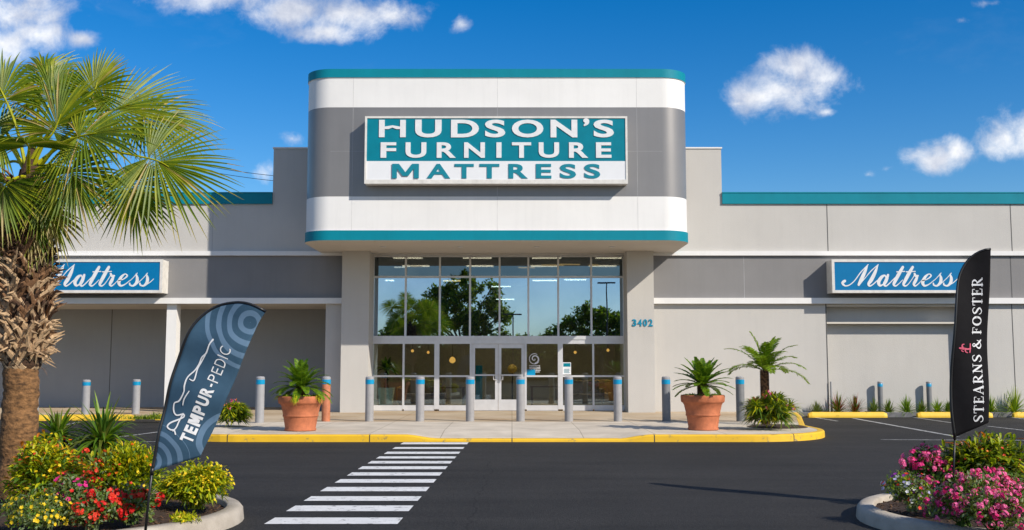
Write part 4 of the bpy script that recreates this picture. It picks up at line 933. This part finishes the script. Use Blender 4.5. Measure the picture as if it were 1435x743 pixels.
# ------------------------------------------------------------------ feather flags
def poly_at(pts, t):
    ln = [0.0]
    for a, b in zip(pts, pts[1:]): ln.append(ln[-1] + math.hypot(b[0]-a[0], b[1]-a[1]))
    s = t*ln[-1]
    for i in range(len(pts)-1):
        if s <= ln[i+1] + 1e-9:
            f = (s - ln[i])/max(1e-9, ln[i+1]-ln[i]); return tuple(pts[i][k] + (pts[i+1][k]-pts[i][k])*f for k in (0,1))
    return pts[-1]
def flag(name, label, Lp, Rp, D, foot, mats, wave, thick_px):
    Lc = catmull(Lp, 5); Rc = catmull(Rp, 5)
    base = at(*foot, D); t = thing(name, label, 'feather flag', base, 'feather flags')
    def W(u, v, l=0.0):
        p = at(u, v, D); y = D + wave(p.x - base.x, p.z - base.z); return (p.x, y - l, p.z)
    mb = MB(); NT, NS = 60, 16; vs = []
    for i in range(NT+1):
        a = poly_at(Lc, i/NT); b = poly_at(Rc, i/NT)
        for j in range(NS+1): s = j/NS; vs.append(W(a[0]+(b[0]-a[0])*s, a[1]+(b[1]-a[1])*s))
    mb.add(vs, [(i*(NS+1)+j, i*(NS+1)+j+1, (i+1)*(NS+1)+j+1, (i+1)*(NS+1)+j) for i in range(NT) for j in range(NS)])
    o = mb.build('fabric', mats[0], t, smooth=True); s = o.modifiers.new('thickness', 'SOLIDIFY'); s.thickness = .003; s.offset = 1
    # offset 1 with the winding above puts the added layer on the far side or the near side by less than the lettering's lift
    mb = MB(); pts = [Vector(W(*poly_at(Lc, i/40))) for i in range(41)]; k = D/F
    mb.tube(pts, [thick_px*k*(1 - .35*i/40) for i in range(41)], 8); mb.build('sleeve', M['black'], t, smooth=True)
    mb = MB(); mb.tube([base - Vector((0,0,.1)), base.lerp(pts[0], .5), pts[0] + (pts[0]-base).normalized()*.02], [.013,.012,.011], 8); mb.tube([pts[0]-(pts[0]-base).normalized()*.03, pts[0]+(pts[0]-base).normalized()*.03], .017, 8); mb.build('pole', M['black'], t, smooth=True)
    return t, W
# swirl-printed cloth
def swirl_cloth(c1, c2):
    m_ = mat('printed_flag_blue', (.034,.078,.128), .8, .12, 6, bump=.15, bscale=12, spec=.2); nt = m_.node_tree; N = nt.nodes; L = nt.links; b = N['Principled BSDF']; src = b.inputs['Base Color'].links[0].from_socket
    tc = N.new('ShaderNodeTexCoord'); last = None
    wob = N.new('ShaderNodeTexNoise'); wob.inputs['Scale'].default_value = 2.2; L.new(tc.outputs['Object'], wob.inputs['Vector'])
    def mth(op, a, bb=None):
        n = N.new('ShaderNodeMath'); n.operation = op
        for i, q in enumerate((a, bb)):
            if q is None: continue
            if isinstance(q, (int, float)): n.inputs[i].default_value = q
            else: L.new(q, n.inputs[i])
        return n.outputs[0]
    for (c, period, reach) in ((c1, .105, .74), (c2, .095, .62), ((c1[0]*.78, c1[1], c1[2]*.42), .12, .50)):
        s = N.new('ShaderNodeVectorMath'); s.operation = 'SUBTRACT'; L.new(tc.outputs['Object'], s.inputs[0]); s.inputs[1].default_value = c
        k = N.new('ShaderNodeVectorMath'); k.operation = 'MULTIPLY'; L.new(s.outputs[0], k.inputs[0]); k.inputs[1].default_value = (1,0,1)
        ln = N.new('ShaderNodeVectorMath'); ln.operation = 'LENGTH'; L.new(k.outputs[0], ln.inputs[0])
        d = mth('ADD', ln.outputs['Value'], mth('MULTIPLY', wob.outputs['Fac'], .09))
        ring = mth('LESS_THAN', mth('FRACT', mth('DIVIDE', d, period)), .46); ins = mth('LESS_THAN', d, reach*.62); q = mth('MULTIPLY', ring, ins)
        last = q if last is None else mth('MAXIMUM', last, q)
    mx = N.new('ShaderNodeMix'); mx.data_type = 'RGBA'; L.new(mth('MULTIPLY', last, .8), mx.inputs['Factor']); L.new(src, mx.inputs[6]); mx.inputs[7].default_value = (.12,.20,.30,1)
    L.new(mx.outputs[2], b.inputs['Base Color']); return m_
DL, DR = 9.3, 11.9
base = at(203, 741, DL); rel = lambda u, v: tuple(at(u, v, DL) - base)
t, W = flag('feather_flag', 'blue feather flag with pale swirls and white lettering, leaning over the flowers',
            [(215,660),(228,587),(241,530.5),(256.5,485),(275,451),(302,430),(332,424),(354,427),(374,437)], [(281,640),(301,598),(324,545.6),(345,495),(362,455),(374,437)], DL, (203,741),
            [swirl_cloth(rel(352,452), rel(214,648))], lambda x, z: .022*math.sin(x*9 - z*5) + .012*math.sin(z*13 + x*4) - .02, 2.6)
s_ = .3766
mb = MB(); o0 = (200 + 187*s_, 410 + 564*s_); e = Vector((166,-388)).normalized(); nn = Vector((-e.y*-1, 0)); up = Vector((-.919,-.393))
def along(d, h, bend=0.0): q = Vector(o0) + e*d + up*h; return q.x, q.y
d = 0.0
for ch, wd, bold in [('T',11.2,.044),('E',10.2,.044),('M',15.0,.044),('P',11.4,.044),('U',12.6,.044),('R',12.2,.044),('-',5.0,.02),('P',9.4,-.008),('E',8.6,-.008),('D',10.6,-.008),('I',2.2,-.008),('C',11.0,-.008)]:
    hgt = 17.6 if bold > .025 else 15.6; y0 = 0.0
    if ch == 'M': m_glyph(mb, d+.6, d+wd, 0, hgt, lambda x, y, l: W(*along(x, y), .0075 + l), 4.0); d += wd + 1.9; continue
    if ch == '-': y0, hgt = 5.4, 2.6
    put_glyph(mb, ch, d + .6, d + wd, y0, y0 + hgt, lambda x, y, z: W(*along(x, y), .0075), bold)
    d += wd + (1.9 if bold > .025 else 2.6)
mb.build('lettering', M['letter'], t)
mb = MB(); fz = lambda x, y, l: W(200 + x*s_, 410 + y*s_, .0075 + l)
for q in ([(266,176,7),(252,194,5),(240,225,6),(222,242,5),(212,266,6),(196,290,5),(170,315,5),(160,345,6),(158,370,5),(140,402,6),(120,412,5),(118,440,6),(130,456,5),(155,452,6),(158,462,5),(138,472,6),(108,484,6),(97,498,6),(110,509,5),(124,511,5),(130,526,5)],
          [(236,233,4),(220,260,5),(206,285,5),(196,326,5),(178,322,3)], [(179,367,4),(160,395,5),(154,418,4)], [(155,450,5),(140,480,5),(132,500,5),(120,514,4)]):
    stroke(mb, q, fz, 0, 5)
mb.build('figure_logo', M['letter'], t)

M['flagblack'] = mat('black_flag_cloth', (.007,.0065,.008), .8, .2, 5, bump=.2, bscale=10, spec=.15)
t, W2 = flag('feather_flag', 'black feather flag with white serif lettering, standing upright among pink flowers',
             [(1339,613),(1334,578),(1333.5,532),(1335.7,468),(1340,418),(1346,386),(1359.5,363),(1375.5,351.5),(1388,349)], [(1384.6,592),(1385,523),(1386,431.5),(1387,390),(1388,349)], DR, (1335.5,690),
             [M['flagblack']], lambda x, z: .025*math.sin(x*8 + z*2.2) + .015*math.sin(z*6 - x*5), 2.3)
Sg = [[(.62,.76,.06),(.55,.92,.07),(.34,.97,.08),(.13,.82,.12),(.22,.60,.17),(.46,.43,.18),(.59,.22,.13),(.36,.03,.08),(.13,.09,.07),(.05,.26,.06)]]
Tg = [[(.36,.02,.16),(.36,.98,.16)],[(.03,.96,.07),(.69,.96,.07)],[(.04,.95,.06),(.03,.74,.05)],[(.68,.95,.06),(.69,.74,.05)],[(.20,.03,.06),(.52,.03,.06)]]
Eg = [[(.18,.02,.16),(.18,.98,.16)],[(.04,.96,.07),(.58,.96,.07)],[(.18,.52,.06),(.45,.52,.06)],[(.04,.03,.07),(.60,.03,.07)],[(.58,.95,.06),(.60,.76,.05)],[(.60,.04,.06),(.64,.26,.05)],[(.45,.40,.05),(.45,.64,.05)]]
Fg = [s for i, s in enumerate(Eg) if i not in (3,5)] + [[(.03,.03,.06),(.34,.03,.06)]]
Ag = [[(.10,.03,.07),(.40,.97,.07)],[(.40,.98,.16),(.69,.02,.17)],[(.2,.33,.06),(.58,.33,.06)],[(.0,.03,.06),(.22,.03,.06)],[(.53,.03,.06),(.84,.03,.06)]]
Rg = [[(.18,.02,.16),(.18,.98,.16)],[(.17,.96,.07),(.45,.95,.09),(.60,.75,.15),(.45,.54,.08),(.17,.51,.06)],[(.36,.5,.12),(.52,.25,.16),(.70,.04,.13)],[(.03,.03,.06),(.34,.03,.06)],[(.04,.97,.06),(.2,.97,.06)],[(.62,.03,.06),(.82,.03,.06)]]
Ng = [[(.14,.02,.07),(.14,.97,.07)],[(.14,.95,.17),(.66,.06,.17)],[(.66,.02,.07),(.66,.97,.07)],[(.0,.03,.06),(.28,.03,.06)],[(.0,.97,.06),(.16,.97,.06)],[(.53,.97,.06),(.80,.97,.06)]]
Og = [[(.42+.34*math.cos(R(a)), .5+.47*math.sin(R(a)), .07+.11*abs(math.cos(R(a)))) for a in range(0, 361, 24)]]
Ampg = [[(.80,.44,.06),(.70,.2,.07),(.5,.05,.08),(.28,.03,.10),(.1,.2,.14),(.2,.44,.11),(.42,.62,.08),(.5,.8,.09),(.38,.96,.07),(.26,.82,.11),(.34,.6,.14),(.55,.28,.16),(.82,.03,.13)]]
word = [(Sg,.68),(Tg,.72),(Eg,.68),(Ag,.84),(Rg,.82),(Ng,.82),(Sg,.68),(None,.20),(Ampg,.86),(None,.20),(Fg,.64),(Og,.84),(Sg,.68),(Tg,.72),(Eg,.68),(Rg,.82)]
tot = sum(w + .14 for _, w in word); v0_, v1_ = 592.0, 387.0; px_ = (v0_ - v1_)/tot; cap_h = 13.6
mb = MB(); d = 0.0
for g, w in word:
    if g:
        for q in g:
            dd = d
            def fw(x, y, l, dd=dd):
                s = (dd + x)*px_; bend = 2.2*math.sin(math.pi*s/205.0)
                return W2(1376.2 + 0.6*s/205 - bend*.4 - y*cap_h, v0_ - s, .0075 + l)
            stroke(mb, q, fw, 0, 5)
    d += w + .14
mb.build('lettering', M['letter'], t)
mb = MB(); fh = lambda x, y, l: W2(1343.5 + x, 474 + y, .0075 + l)
for q in ([(0,14,2.4),(4,14.5,3.2),(8,15,2.6),(12,15.4,2.2),(16,14.6,1.8)],[(15.5,8,1.6),(15.5,14,1.8),(15,20,1.6)],[(4,14,3.0),(3.4,9.5,1.8),(6.0,8.6,1.4)],[(8,15,2.6),(8.6,19,1.6),(11.5,20.4,1.3)],[(2.5,17.5,1.3),(5,18.8,1.4)]): stroke(mb, q, fh, 0, 4)
mb.build('horse_logo', mat('logo_pink', (.62,.09,.16), .6), t)

# ------------------------------------------------------------------ the big cabbage palm
def cabbage_palm():
    rnd = random.Random(19); D = 11.7; c0 = at(27, 600, D); base = Vector((c0.x, D, .16)); t = thing('cabbage_palm', 'big fan palm with shaggy old leaf bases above a bare brown trunk', 'palm tree', base)
    zt = lambda v: at(38, v, D).z; k = D/F; rb = 22.5*k
    mb = MB(); pr = []; N_ = 34; H = zt(505) - .16
    path = [base + Vector((.01*math.sin(i*.7), .012*math.cos(i*.5), H*i/N_ - .1)) for i in range(N_+1)]
    mb.tube(path, [rb*(1.14 - .14*i/N_ + .03*math.sin(i*2.3) + .03*rnd.uniform(-1,1)) for i in range(N_+1)], 30)
    autosmooth(mb.build('trunk', M['trunk'], t), 60)
    rb = 31.5*k; mb = MB(); z0, z1 = zt(512), zt(262); c = lambda z: Vector((base.x, base.y, z))
    mb.tube([c(z0-.08), c(z0), c(z0+.3), c(z1-.3), c(z1+.15), c(z1+.45)], [rb*.60, rb*.80, rb*.96, rb*.86, rb*.45, rb*.12], 20, 0)
    rows = 27; per = 13
    for j in range(rows):
        f = j/(rows-1); z = z0 - .03 + (z1 - z0)*f*.99
        for i in range(per):
            a = 2*math.pi*(i + .5*(j % 2))/per + rnd.uniform(-.14,.14); rad = Vector((math.cos(a), math.sin(a), 0)); tan = Vector((-math.sin(a), math.cos(a), 0))
            rr = rb*(min(.96, .74 + 1.6*f) - .16*max(0, f-.5)); b = c(z) + rad*rr*.92
            for sg in ((-1,1) if rnd.random() < .75 else (rnd.choice((-1,1)),)):
                lean = sg*rnd.uniform(.55,1.15); L = rnd.uniform(.26,.44)*(1.0 - .25*f); w = rnd.uniform(.058,.095)*(1 - .3*f)
                out = rnd.uniform(.10,.30) if f < .6 else rnd.uniform(.10,.5)
                d = (Vector((0,0,1)) + tan*lean + rad*out).normalized()
                pts = [b, b + d*L*.4, b + d*L*.72 + rad*L*.06, b + d*L + rad*L*rnd.uniform(.08,.34 if f < .5 else .16) - Vector((0,0,L*rnd.uniform(0,.35)))]
                ws = [w, w*.85, w*.6, w*.10]; mi = 2 if rnd.random() < (1.0 - 1.25*f) else (1 if rnd.random() < .75 - .4*f else 0)
                vs = []
                for q, (p, ww) in enumerate(zip(pts, ws)):
                    tg = (pts[min(q+1,3)] - pts[max(q-1,0)]).normalized(); sd_ = tg.cross(rad).normalized(); th = ww*.28
                    nr = sd_.cross(tg)
                    vs += [p - sd_*ww/2, p + nr*th*-1, p + sd_*ww/2, p + nr*th]
                fs = []
                for q in range(3):
                    for m in range(4): m2 = (m+1) % 4; fs.append((q*4+m, q*4+m2, q*4+4+m2, q*4+4+m))
                fs.append((12,13,14,15)); mb.add(vs, fs, mi)
        for i in range(16):                           # loose fibres
            a = rnd.uniform(0,6.28); rad = Vector((math.cos(a), math.sin(a), 0)); b = c(z) + rad*rb*.9; d = (rad*rnd.uniform(.4,1) + Vector((0,0,rnd.uniform(-.6,.9)))).normalized()
            blade(mb, b, d, rnd.uniform(.08,.22)*(.5+.8*f), .010, .4, 0 if f > .35 else 1, 3)
    # ragged lowest skirt
    for i in range(26):
        a = rnd.uniform(0,6.28); rad = Vector((math.cos(a), math.sin(a), 0)); tan = Vector((-math.sin(a), math.cos(a), 0)); b = c(z0+.05+rnd.uniform(0,.18)) + rad*rb*.80
        d = (rad*.75 + tan*rnd.uniform(-.8,.8) + Vector((0,0,rnd.uniform(-.55,.25)))).normalized(); mb.bar(b, b + d*rnd.uniform(.16,.30), .055, .022, 2 if rnd.random() < .7 else 1, taper=.12)
    mb.build('leaf_bases', [M['fibre'], M['boot_brown'], M['boot_tan']], t)
    crown = c(zt(250)); mb = MB()
    def fan(hub, axis, nrm, rad_, spread=128, n=52, droop=.30, dry=0.0, fold=.32):
        axis = Vector(axis).normalized(); nrm = Vector(nrm); nrm = (nrm - axis*nrm.dot(axis)).normalized(); side = nrm.cross(axis)
        hub = Vector(hub); st = crown + Vector((rnd.uniform(-.05,.05), rnd.uniform(-.05,.05), rnd.uniform(-.12,.12)))
        mid = st.lerp(hub, .5) + Vector((0,0,.12*(hub-st).length)); pet = catmull([tuple(st), tuple(mid), tuple(hub), tuple(hub + axis*rad_*.28)], 6)
        mb.tube(pet, [.024 - .019*i/(len(pet)-1) for i in range(len(pet))], 6, 3, False)
        da = R(2*spread)/n
        for i in range(n):
            a = -R(spread) + da*(i+.5) + rnd.uniform(-.02,.02); d = axis*math.cos(a) + side*math.sin(a); ca = math.cos(a*.62)
            L = rad_*(.60 + .42*max(0, ca))*rnd.uniform(.9,1.06); bs = hub + axis*rad_*.16*max(0, math.cos(a))
            d = (d - nrm*fold*(.55 - abs(a)/R(spread)*.9)).normalized(); s2 = d.cross(nrm).normalized(); n2 = s2.cross(d)
            if n2.dot(nrm) < 0: n2 = -n2
            dr = droop*rnd.uniform(.6,1.5); vs = []; ST = (0,.2,.42,.62,.8,1.0); tw = rnd.uniform(-.25,.25)
            for tt in ST:
                p = bs + d*L*tt - Vector((0,0,1))*(dr*L*tt**2.6) + s2*(tw*.06*L*tt*tt)
                w = min(2*L*tt*math.tan(da/2)*1.08 + .004, .034)*(1 if tt < .5 else max(.05, 1-((tt-.5)/.5)**1.15))/2
                vs += [p + s2*w + n2*w*.75, p, p - s2*w + n2*w*.75]
            m = 0 if rnd.random() < .62 else 1
            if rnd.random() < dry: m = 2
            fs = [q for i_ in range(5) for q in ((3*i_,3*i_+1,3*i_+4,3*i_+3),(3*i_+1,3*i_+2,3*i_+5,3*i_+4))]
            o_ = len(mb.v); mb.add(vs, fs, m)
            if rnd.random() < .8:
                for q in (len(mb.m)-1, len(mb.m)-2): mb.m[q] = 2 if rnd.random() < .35 else 1
    P = lambda u, v, dy: at(u, v, D + dy)
    for (u, v, dy, ax, nr, rp) in [
        (208,222,-.25,(1,-.15,-.42),(.1,-1,.35),128), (182,256,.05,(.42,-.1,-1),(.25,-1,.15),84), (98,238,-.35,(.5,-.25,-.85),(.1,-1,.3),86),
        (150,158,.25,(.95,.1,.42),(-.2,-1,.5),132), (128,132,-.05,(.42,0,1),(-.1,-1,.2),74), (70,140,.2,(.05,.1,1),(0,-1,.1),82),
        (8,140,-.15,(-.5,0,.9),(0,-1,.2),92), (0,195,.1,(-1,0,.1),(0,-1,.3),105), (-25,255,-.2,(-1,-.1,-.6),(-.1,-1,.3),105), (10,258,-.45,(-.35,-.4,-1),(0,-1,.3),82),
        (110,192,-.45,(.9,-.35,.1),(0,-1,.6),118), (40,205,-.7,(.1,-.8,.1),(0,-.4,1),95), (200,165,.6,(1,.3,.15),(-.2,-1,.6),110), (60,110,.6,(-.1,.5,.9),(0,-1,.5),80),
        (-30,150,.5,(-.8,.4,.5),(.2,-1,.4),100), (-5,235,.6,(-.8,.5,-.3),(0,-1,.5),100), (40,170,.9,(.1,1,.3),(0,-.5,1),95), 
        (58,262,-.3,(.15,-.3,-1),(0,-1,.2),62), (75,185,-.15,(.35,-.1,.8),(0,-1,.3),105)]:
        fan(P(u, v, dy), ax, nr, rp*k*.93, droop=rnd.uniform(.10,.24), dry=.04)
    for (u, v) in ((70,292),(18,296),(48,300)): fan(P(u, v, rnd.uniform(-.3,.3)), (rnd.uniform(-.4,.4), -.2, -1), (0,-1,.2), 62*k, 70, 22, .2, .75)
    mb.build('crown', [LM['fan'], LM['fan2'], LM['fandry'], LM['yelgreen']], t)
cabbage_palm()

# ------------------------------------------------------------------ across the lot: what the glass mirrors
def tree(label, u, base_z, lob, seed, Yt, nleaf, ls, group='trees across the lot', mats=('green','olive','lime')):
    rnd = random.Random(seed); Yv = 2*YS - Yt; pt = lambda uu, vv: (lambda q: Vector((q.x, Yt, q.z)))(at(uu, vv, Yv)); b = pt(u, HV); b.z = 0; k = Yv/F
    t = thing('leafy_tree', label, 'tree', b, group); tops = [(pt(x, y) + Vector((0, rnd.uniform(-1,1)*r*k*.6, 0)), r*k) for x, y, r in lob]
    mz = min(q.z for q, _ in tops); mb = MB(); fork = Vector((b.x, b.y, max(.6, mz*.55))); mb.tube([b - Vector((0,0,.2)), fork*.5 + b*.5, fork], [.34,.26,.22], 10)
    for q, r in tops: mb.tube([fork, fork.lerp(q, .5) + Vector((rnd.uniform(-.3,.3),0,.2)), q], [.16,.09,.03], 6)
    mb.build('trunk', M['wood'], t); mb = MB(); tot_ = sum(r*r for _, r in tops)
    for q, r in tops:
        cl = [(q + rvec(rnd)*r*rnd.uniform(.3,.95), r*rnd.uniform(.22,.42)) for _ in range(16)]
        for i in range(int(nleaf*r*r/tot_)):
            o, rr = cl[rnd.randrange(16)]; p = o + rvec(rnd)*rr*rnd.uniform(.3,1)
            if p.z < .2: continue
            leaf(mb, p, rvec(rnd) + Vector((0,0,-.2)), rvec(rnd), ls*rnd.uniform(.7,1.3), ls*.5, rnd.randrange(len(mats)))
    mb.build('crown', [LM[m] for m in mats], t)
tree('tallest spreading tree across the lot, mirrored in the upper panes', 648, 0, [(632,412,24),(660,402,22),(612,418,20),(682,420,22),(700,442,20),(640,442,30),(606,448,26),(668,452,30),(596,430,12),(690,400,10)], 51, -32, 9000, .42)
tree('bushy tree beside the tallest one across the lot, mirrored toward the indoor plant', 572, 0, [(572,452,16),(556,464,14),(590,462,18),(545,470,14),(565,476,20)], 52, -33, 4000, .38)
tree('tree across the lot mirrored toward the numbered pillar', 842, 0, [(842,440,18),(822,444,20),(858,446,18),(802,456,18),(870,452,18),(835,464,26),(785,466,14),(862,470,22),(768,470,10)], 53, -34, 6500, .40)
tree('low tree across the lot mirrored in the middle panes', 735, 0, [(735,478,14),(752,484,14),(716,482,14),(700,476,16),(770,484,16),(735,492,18)], 54, -36, 3500, .36)
for lab, u0, sd_ in (('clipped dark hedge across the lot, behind the low tree', 700, 61),):
    t = thing('hedge', lab, 'hedge', (0,-40,0)); rnd = random.Random(sd_); mb = MB()
    for i in range(13000):
        x = rnd.uniform(-22,20); h_ = 4.2 + .8*mnoise.noise(Vector((x*.4,0,3))); z = h_*rnd.random()**.6; leaf(mb, Vector((x, -40 + rnd.uniform(-.7,.7), z)), rvec(rnd), rvec(rnd), .42, .24, rnd.randrange(3))
    mb.box(-22, 20, -40.5, -39.8, 0, 3.4, 1); mb.build('foliage', [LM['green'], LM['deep'], LM['olive']], t)
def lamp_post(label, u, vt, Yt, arm):
    q = at(u, vt, 2*YS - Yt); t = thing('street_lamp', label, 'street lamp', (q.x, Yt, 0), 'street lamps across the lot')
    mb = MB(); mb.tube([(q.x, Yt, 0), (q.x, Yt, q.z)], [.09,.05], 10); mb.build('pole', M['black'], t)
    mb = MB(); mb.bar((q.x-arm, Yt, q.z-.1), (q.x+arm, Yt, q.z-.1), .07, .07); mb.build('arm', M['black'], t)
    for s in (-1,1): mb = MB(); mb.box(q.x+s*arm-.42, q.x+s*arm+.42, Yt-.14, Yt+.14, q.z-.13, q.z+.0); mb.build('lamp_head', M['black'], t)
lamp_post('twin-headed lamp post across the lot, mirrored above the doors', 718.5, 439.5, -30, .45)
lamp_post('taller lamp post across the lot, mirrored beside the numbered pillar', 850, 395, -26, .40)

# ------------------------------------------------------------------ inside the showroom
M['sofa'] = mat('sofa_fabric', (.20,.15,.11), .9, .15, 5); M['sofa2'] = mat('tan_fabric', (.42,.27,.10), .9, .12, 5); M['palepot'] = mat('pale_green_pot', (.66,.80,.70), .5, .06, 3)
M['pendant_glow'] = emit('pendant_glow', (1.0,.50,.12), 1.1); M['walnut'] = mat('walnut', (.12,.06,.03), .5, .3, 4); M['tealpanel'] = mat('teal_panel', (.0,.22,.34), .5, .05); M['brass'] = mat('brass_shade', (.62,.40,.08), .5, .1, 4)
def sofa(label, u, Y, w, m_, ang=0):
    x = at(u, HV, Y).x; t = thing('sofa', label, 'sofa', (x, Y, .17), 'showroom sofas')
    for nm, b in (('seat',(-w/2+.14,w/2-.14,-.4,.3,.15,.45)), ('backrest',(-w/2+.14,w/2-.14,.3,.48,.15,.92)), ('arm',(-w/2,-w/2+.14,-.42,.48,.12,.64)), ('arm',(w/2-.14,w/2,-.42,.48,.12,.64))):
        mb = MB(); mb.box(x+b[0], x+b[1], Y+b[2], Y+b[3], .17+b[4], .17+b[5]); bevel(mb.build(nm, m_, t), .05, 3)
    mb = MB(); mb.box(x-w/2+.05, x+w/2-.05, Y-.36, Y+.42, .17, .30); mb.build('plinth', M['walnut'], t)
sofa('dark brown sofa in the showroom near the indoor plant', 592, 37.5, 1.7, M['sofa']); sofa('dark brown sofa in the showroom behind the poster pane', 812, 37, 1.7, M['sofa']); sofa('tan armchair in the showroom next to the numbered pillar', 846, 38.5, 1.0, M['sofa2']); sofa('tan armchair in the showroom behind the bollard nearest the indoor plant', 575, 40.5, 1.0, M['sofa2'])
p = at(541, 569, 34.35); p.z = .17; t = thing('square_pot', 'pale green square pot behind the window beside the entrance pillar', 'plant pot', p)
mb = MB(); vs = []
for r_, z in ((.19,0),(.25,.72),(.22,.72),(.215,.66)):
    for sx, sy in ((-1,-1),(1,-1),(1,1),(-1,1)): vs.append((p.x+sx*r_, p.y+sy*r_, p.z+z))
mb.add(vs, [(i*4+k, i*4+(k+1)%4, i*4+4+(k+1)%4, i*4+4+k) for i in range(3) for k in range(4)] + [(12,13,14,15),(3,2,1,0)]); mb.build('body', M['palepot'], t)
rosette('indoor_plant', 'tall leafy indoor plant in the pale green pot behind glass', 'plant', p + Vector((0,0,.66)), 44, .62, .11, 12, 80, .7, ('green','sago2','deep'), 77, (.05,.65))
mb = MB(); a, b = at(666.5, 530, 35.6), at(676, 530, 35.6); t = thing('display_stand', 'upright teal display panel behind the glass of the entrance door', 'display stand', ((a.x+b.x)/2, 35.6, .17))
mb.box(a.x, b.x, 35.6, 35.66, .26, 1.62); mb.build('panel', M['tealpanel'], t); mb = MB(); mb.box(a.x-.05, b.x+.05, 35.45, 35.8, .17, .26); mb.build('base', M['black'], t)
p = at(718, 517, 37); t = thing('floor_lamp', 'floor lamp with round brass-coloured shade seen through the entrance doors', 'lamp', (p.x, 37, .17))
mb = MB(); mb.tube([(p.x,37,.17),(p.x,37,p.z)], .02, 8); mb.lathe((p.x,37,.17), [(.18,0),(.18,.03),(.02,.04)], 20); mb.build('stand', M['black'], t)
mb = MB(); mb.lathe((p.x,37,p.z-.16), [(.03,0),(.12,.04),(.17,.12),(.17,.2),(.12,.28),(.03,.32)], 20); autosmooth(mb.build('lamp_shade', M['brass'], t), 60)
for lab, u, Y in (('low walnut coffee table in the showroom beside the doors', 628, 36.5), ('walnut table in the showroom beyond the swirl decal', 766, 38)):
    x = at(u, HV, Y).x; t = thing('table', lab, 'table', (x, Y, .17), 'showroom tables'); mb = MB(); mb.box(x-.6, x+.6, Y-.35, Y+.35, .17+.66, .17+.71); mb.build('table_top', M['walnut'], t)
    for sx in (-1,1):
        for sy in (-1,1): mb = MB(); mb.box(x+sx*.54-.03, x+sx*.54+.03, Y+sy*.29-.03, Y+sy*.29+.03, .17, .83); mb.build('leg', M['walnut'], t)

t = thing('power_line', 'thin overhead wires crossing the sky behind the roof, beside the palm fronds', 'power line', (-30, 80, 0))
for v0, v1 in ((223, 246), (230, 253)):
    a, b = at(250, v0, 80), at(400, v1, 80); mb = MB(); pts = [a.lerp(b, i/16) + Vector((0, 0, .0022*(i-8)**2 - .25)) for i in range(-70, 34)]
    mb.tube(pts, .022, 5, cap=False); mb.build('wire', M['black'], t)

for lab, u, v, Y in (('glowing pendant lamp farthest toward the indoor plant in the showroom', 578, 492, 41), ('glowing pendant lamp above the dark sofa near the indoor plant', 600, 494, 43), ('large warm glowing pendant in the pane before the entrance doors', 634, 505, 39),
                     ('glowing pendant lamp above the sofa behind the poster pane', 806, 494, 42), ('glowing pendant lamp in the last pane by the numbered pillar', 852, 491, 41)):
    q = at(u, v, Y); t = thing('pendant_lamp', lab, 'pendant lamp', (q.x, Y, q.z), 'showroom pendant lamps'); r_ = .12 if u == 634 else .06
    mb = MB(); mb.tube([(q.x, Y, q.z + r_), (q.x, Y, RZ1)], .008, 6); mb.build('cable', M['black'], t)
    mb = MB(); mb.lathe((q.x, Y, q.z), [(r_*.2, r_*1.1), (r_*.75, r_*.7), (r_, 0), (r_*.8, -r_*.6), (.004, -r_*.95)], 16); autosmooth(mb.build('lamp_shade', M['pendant_glow'], t), 60)
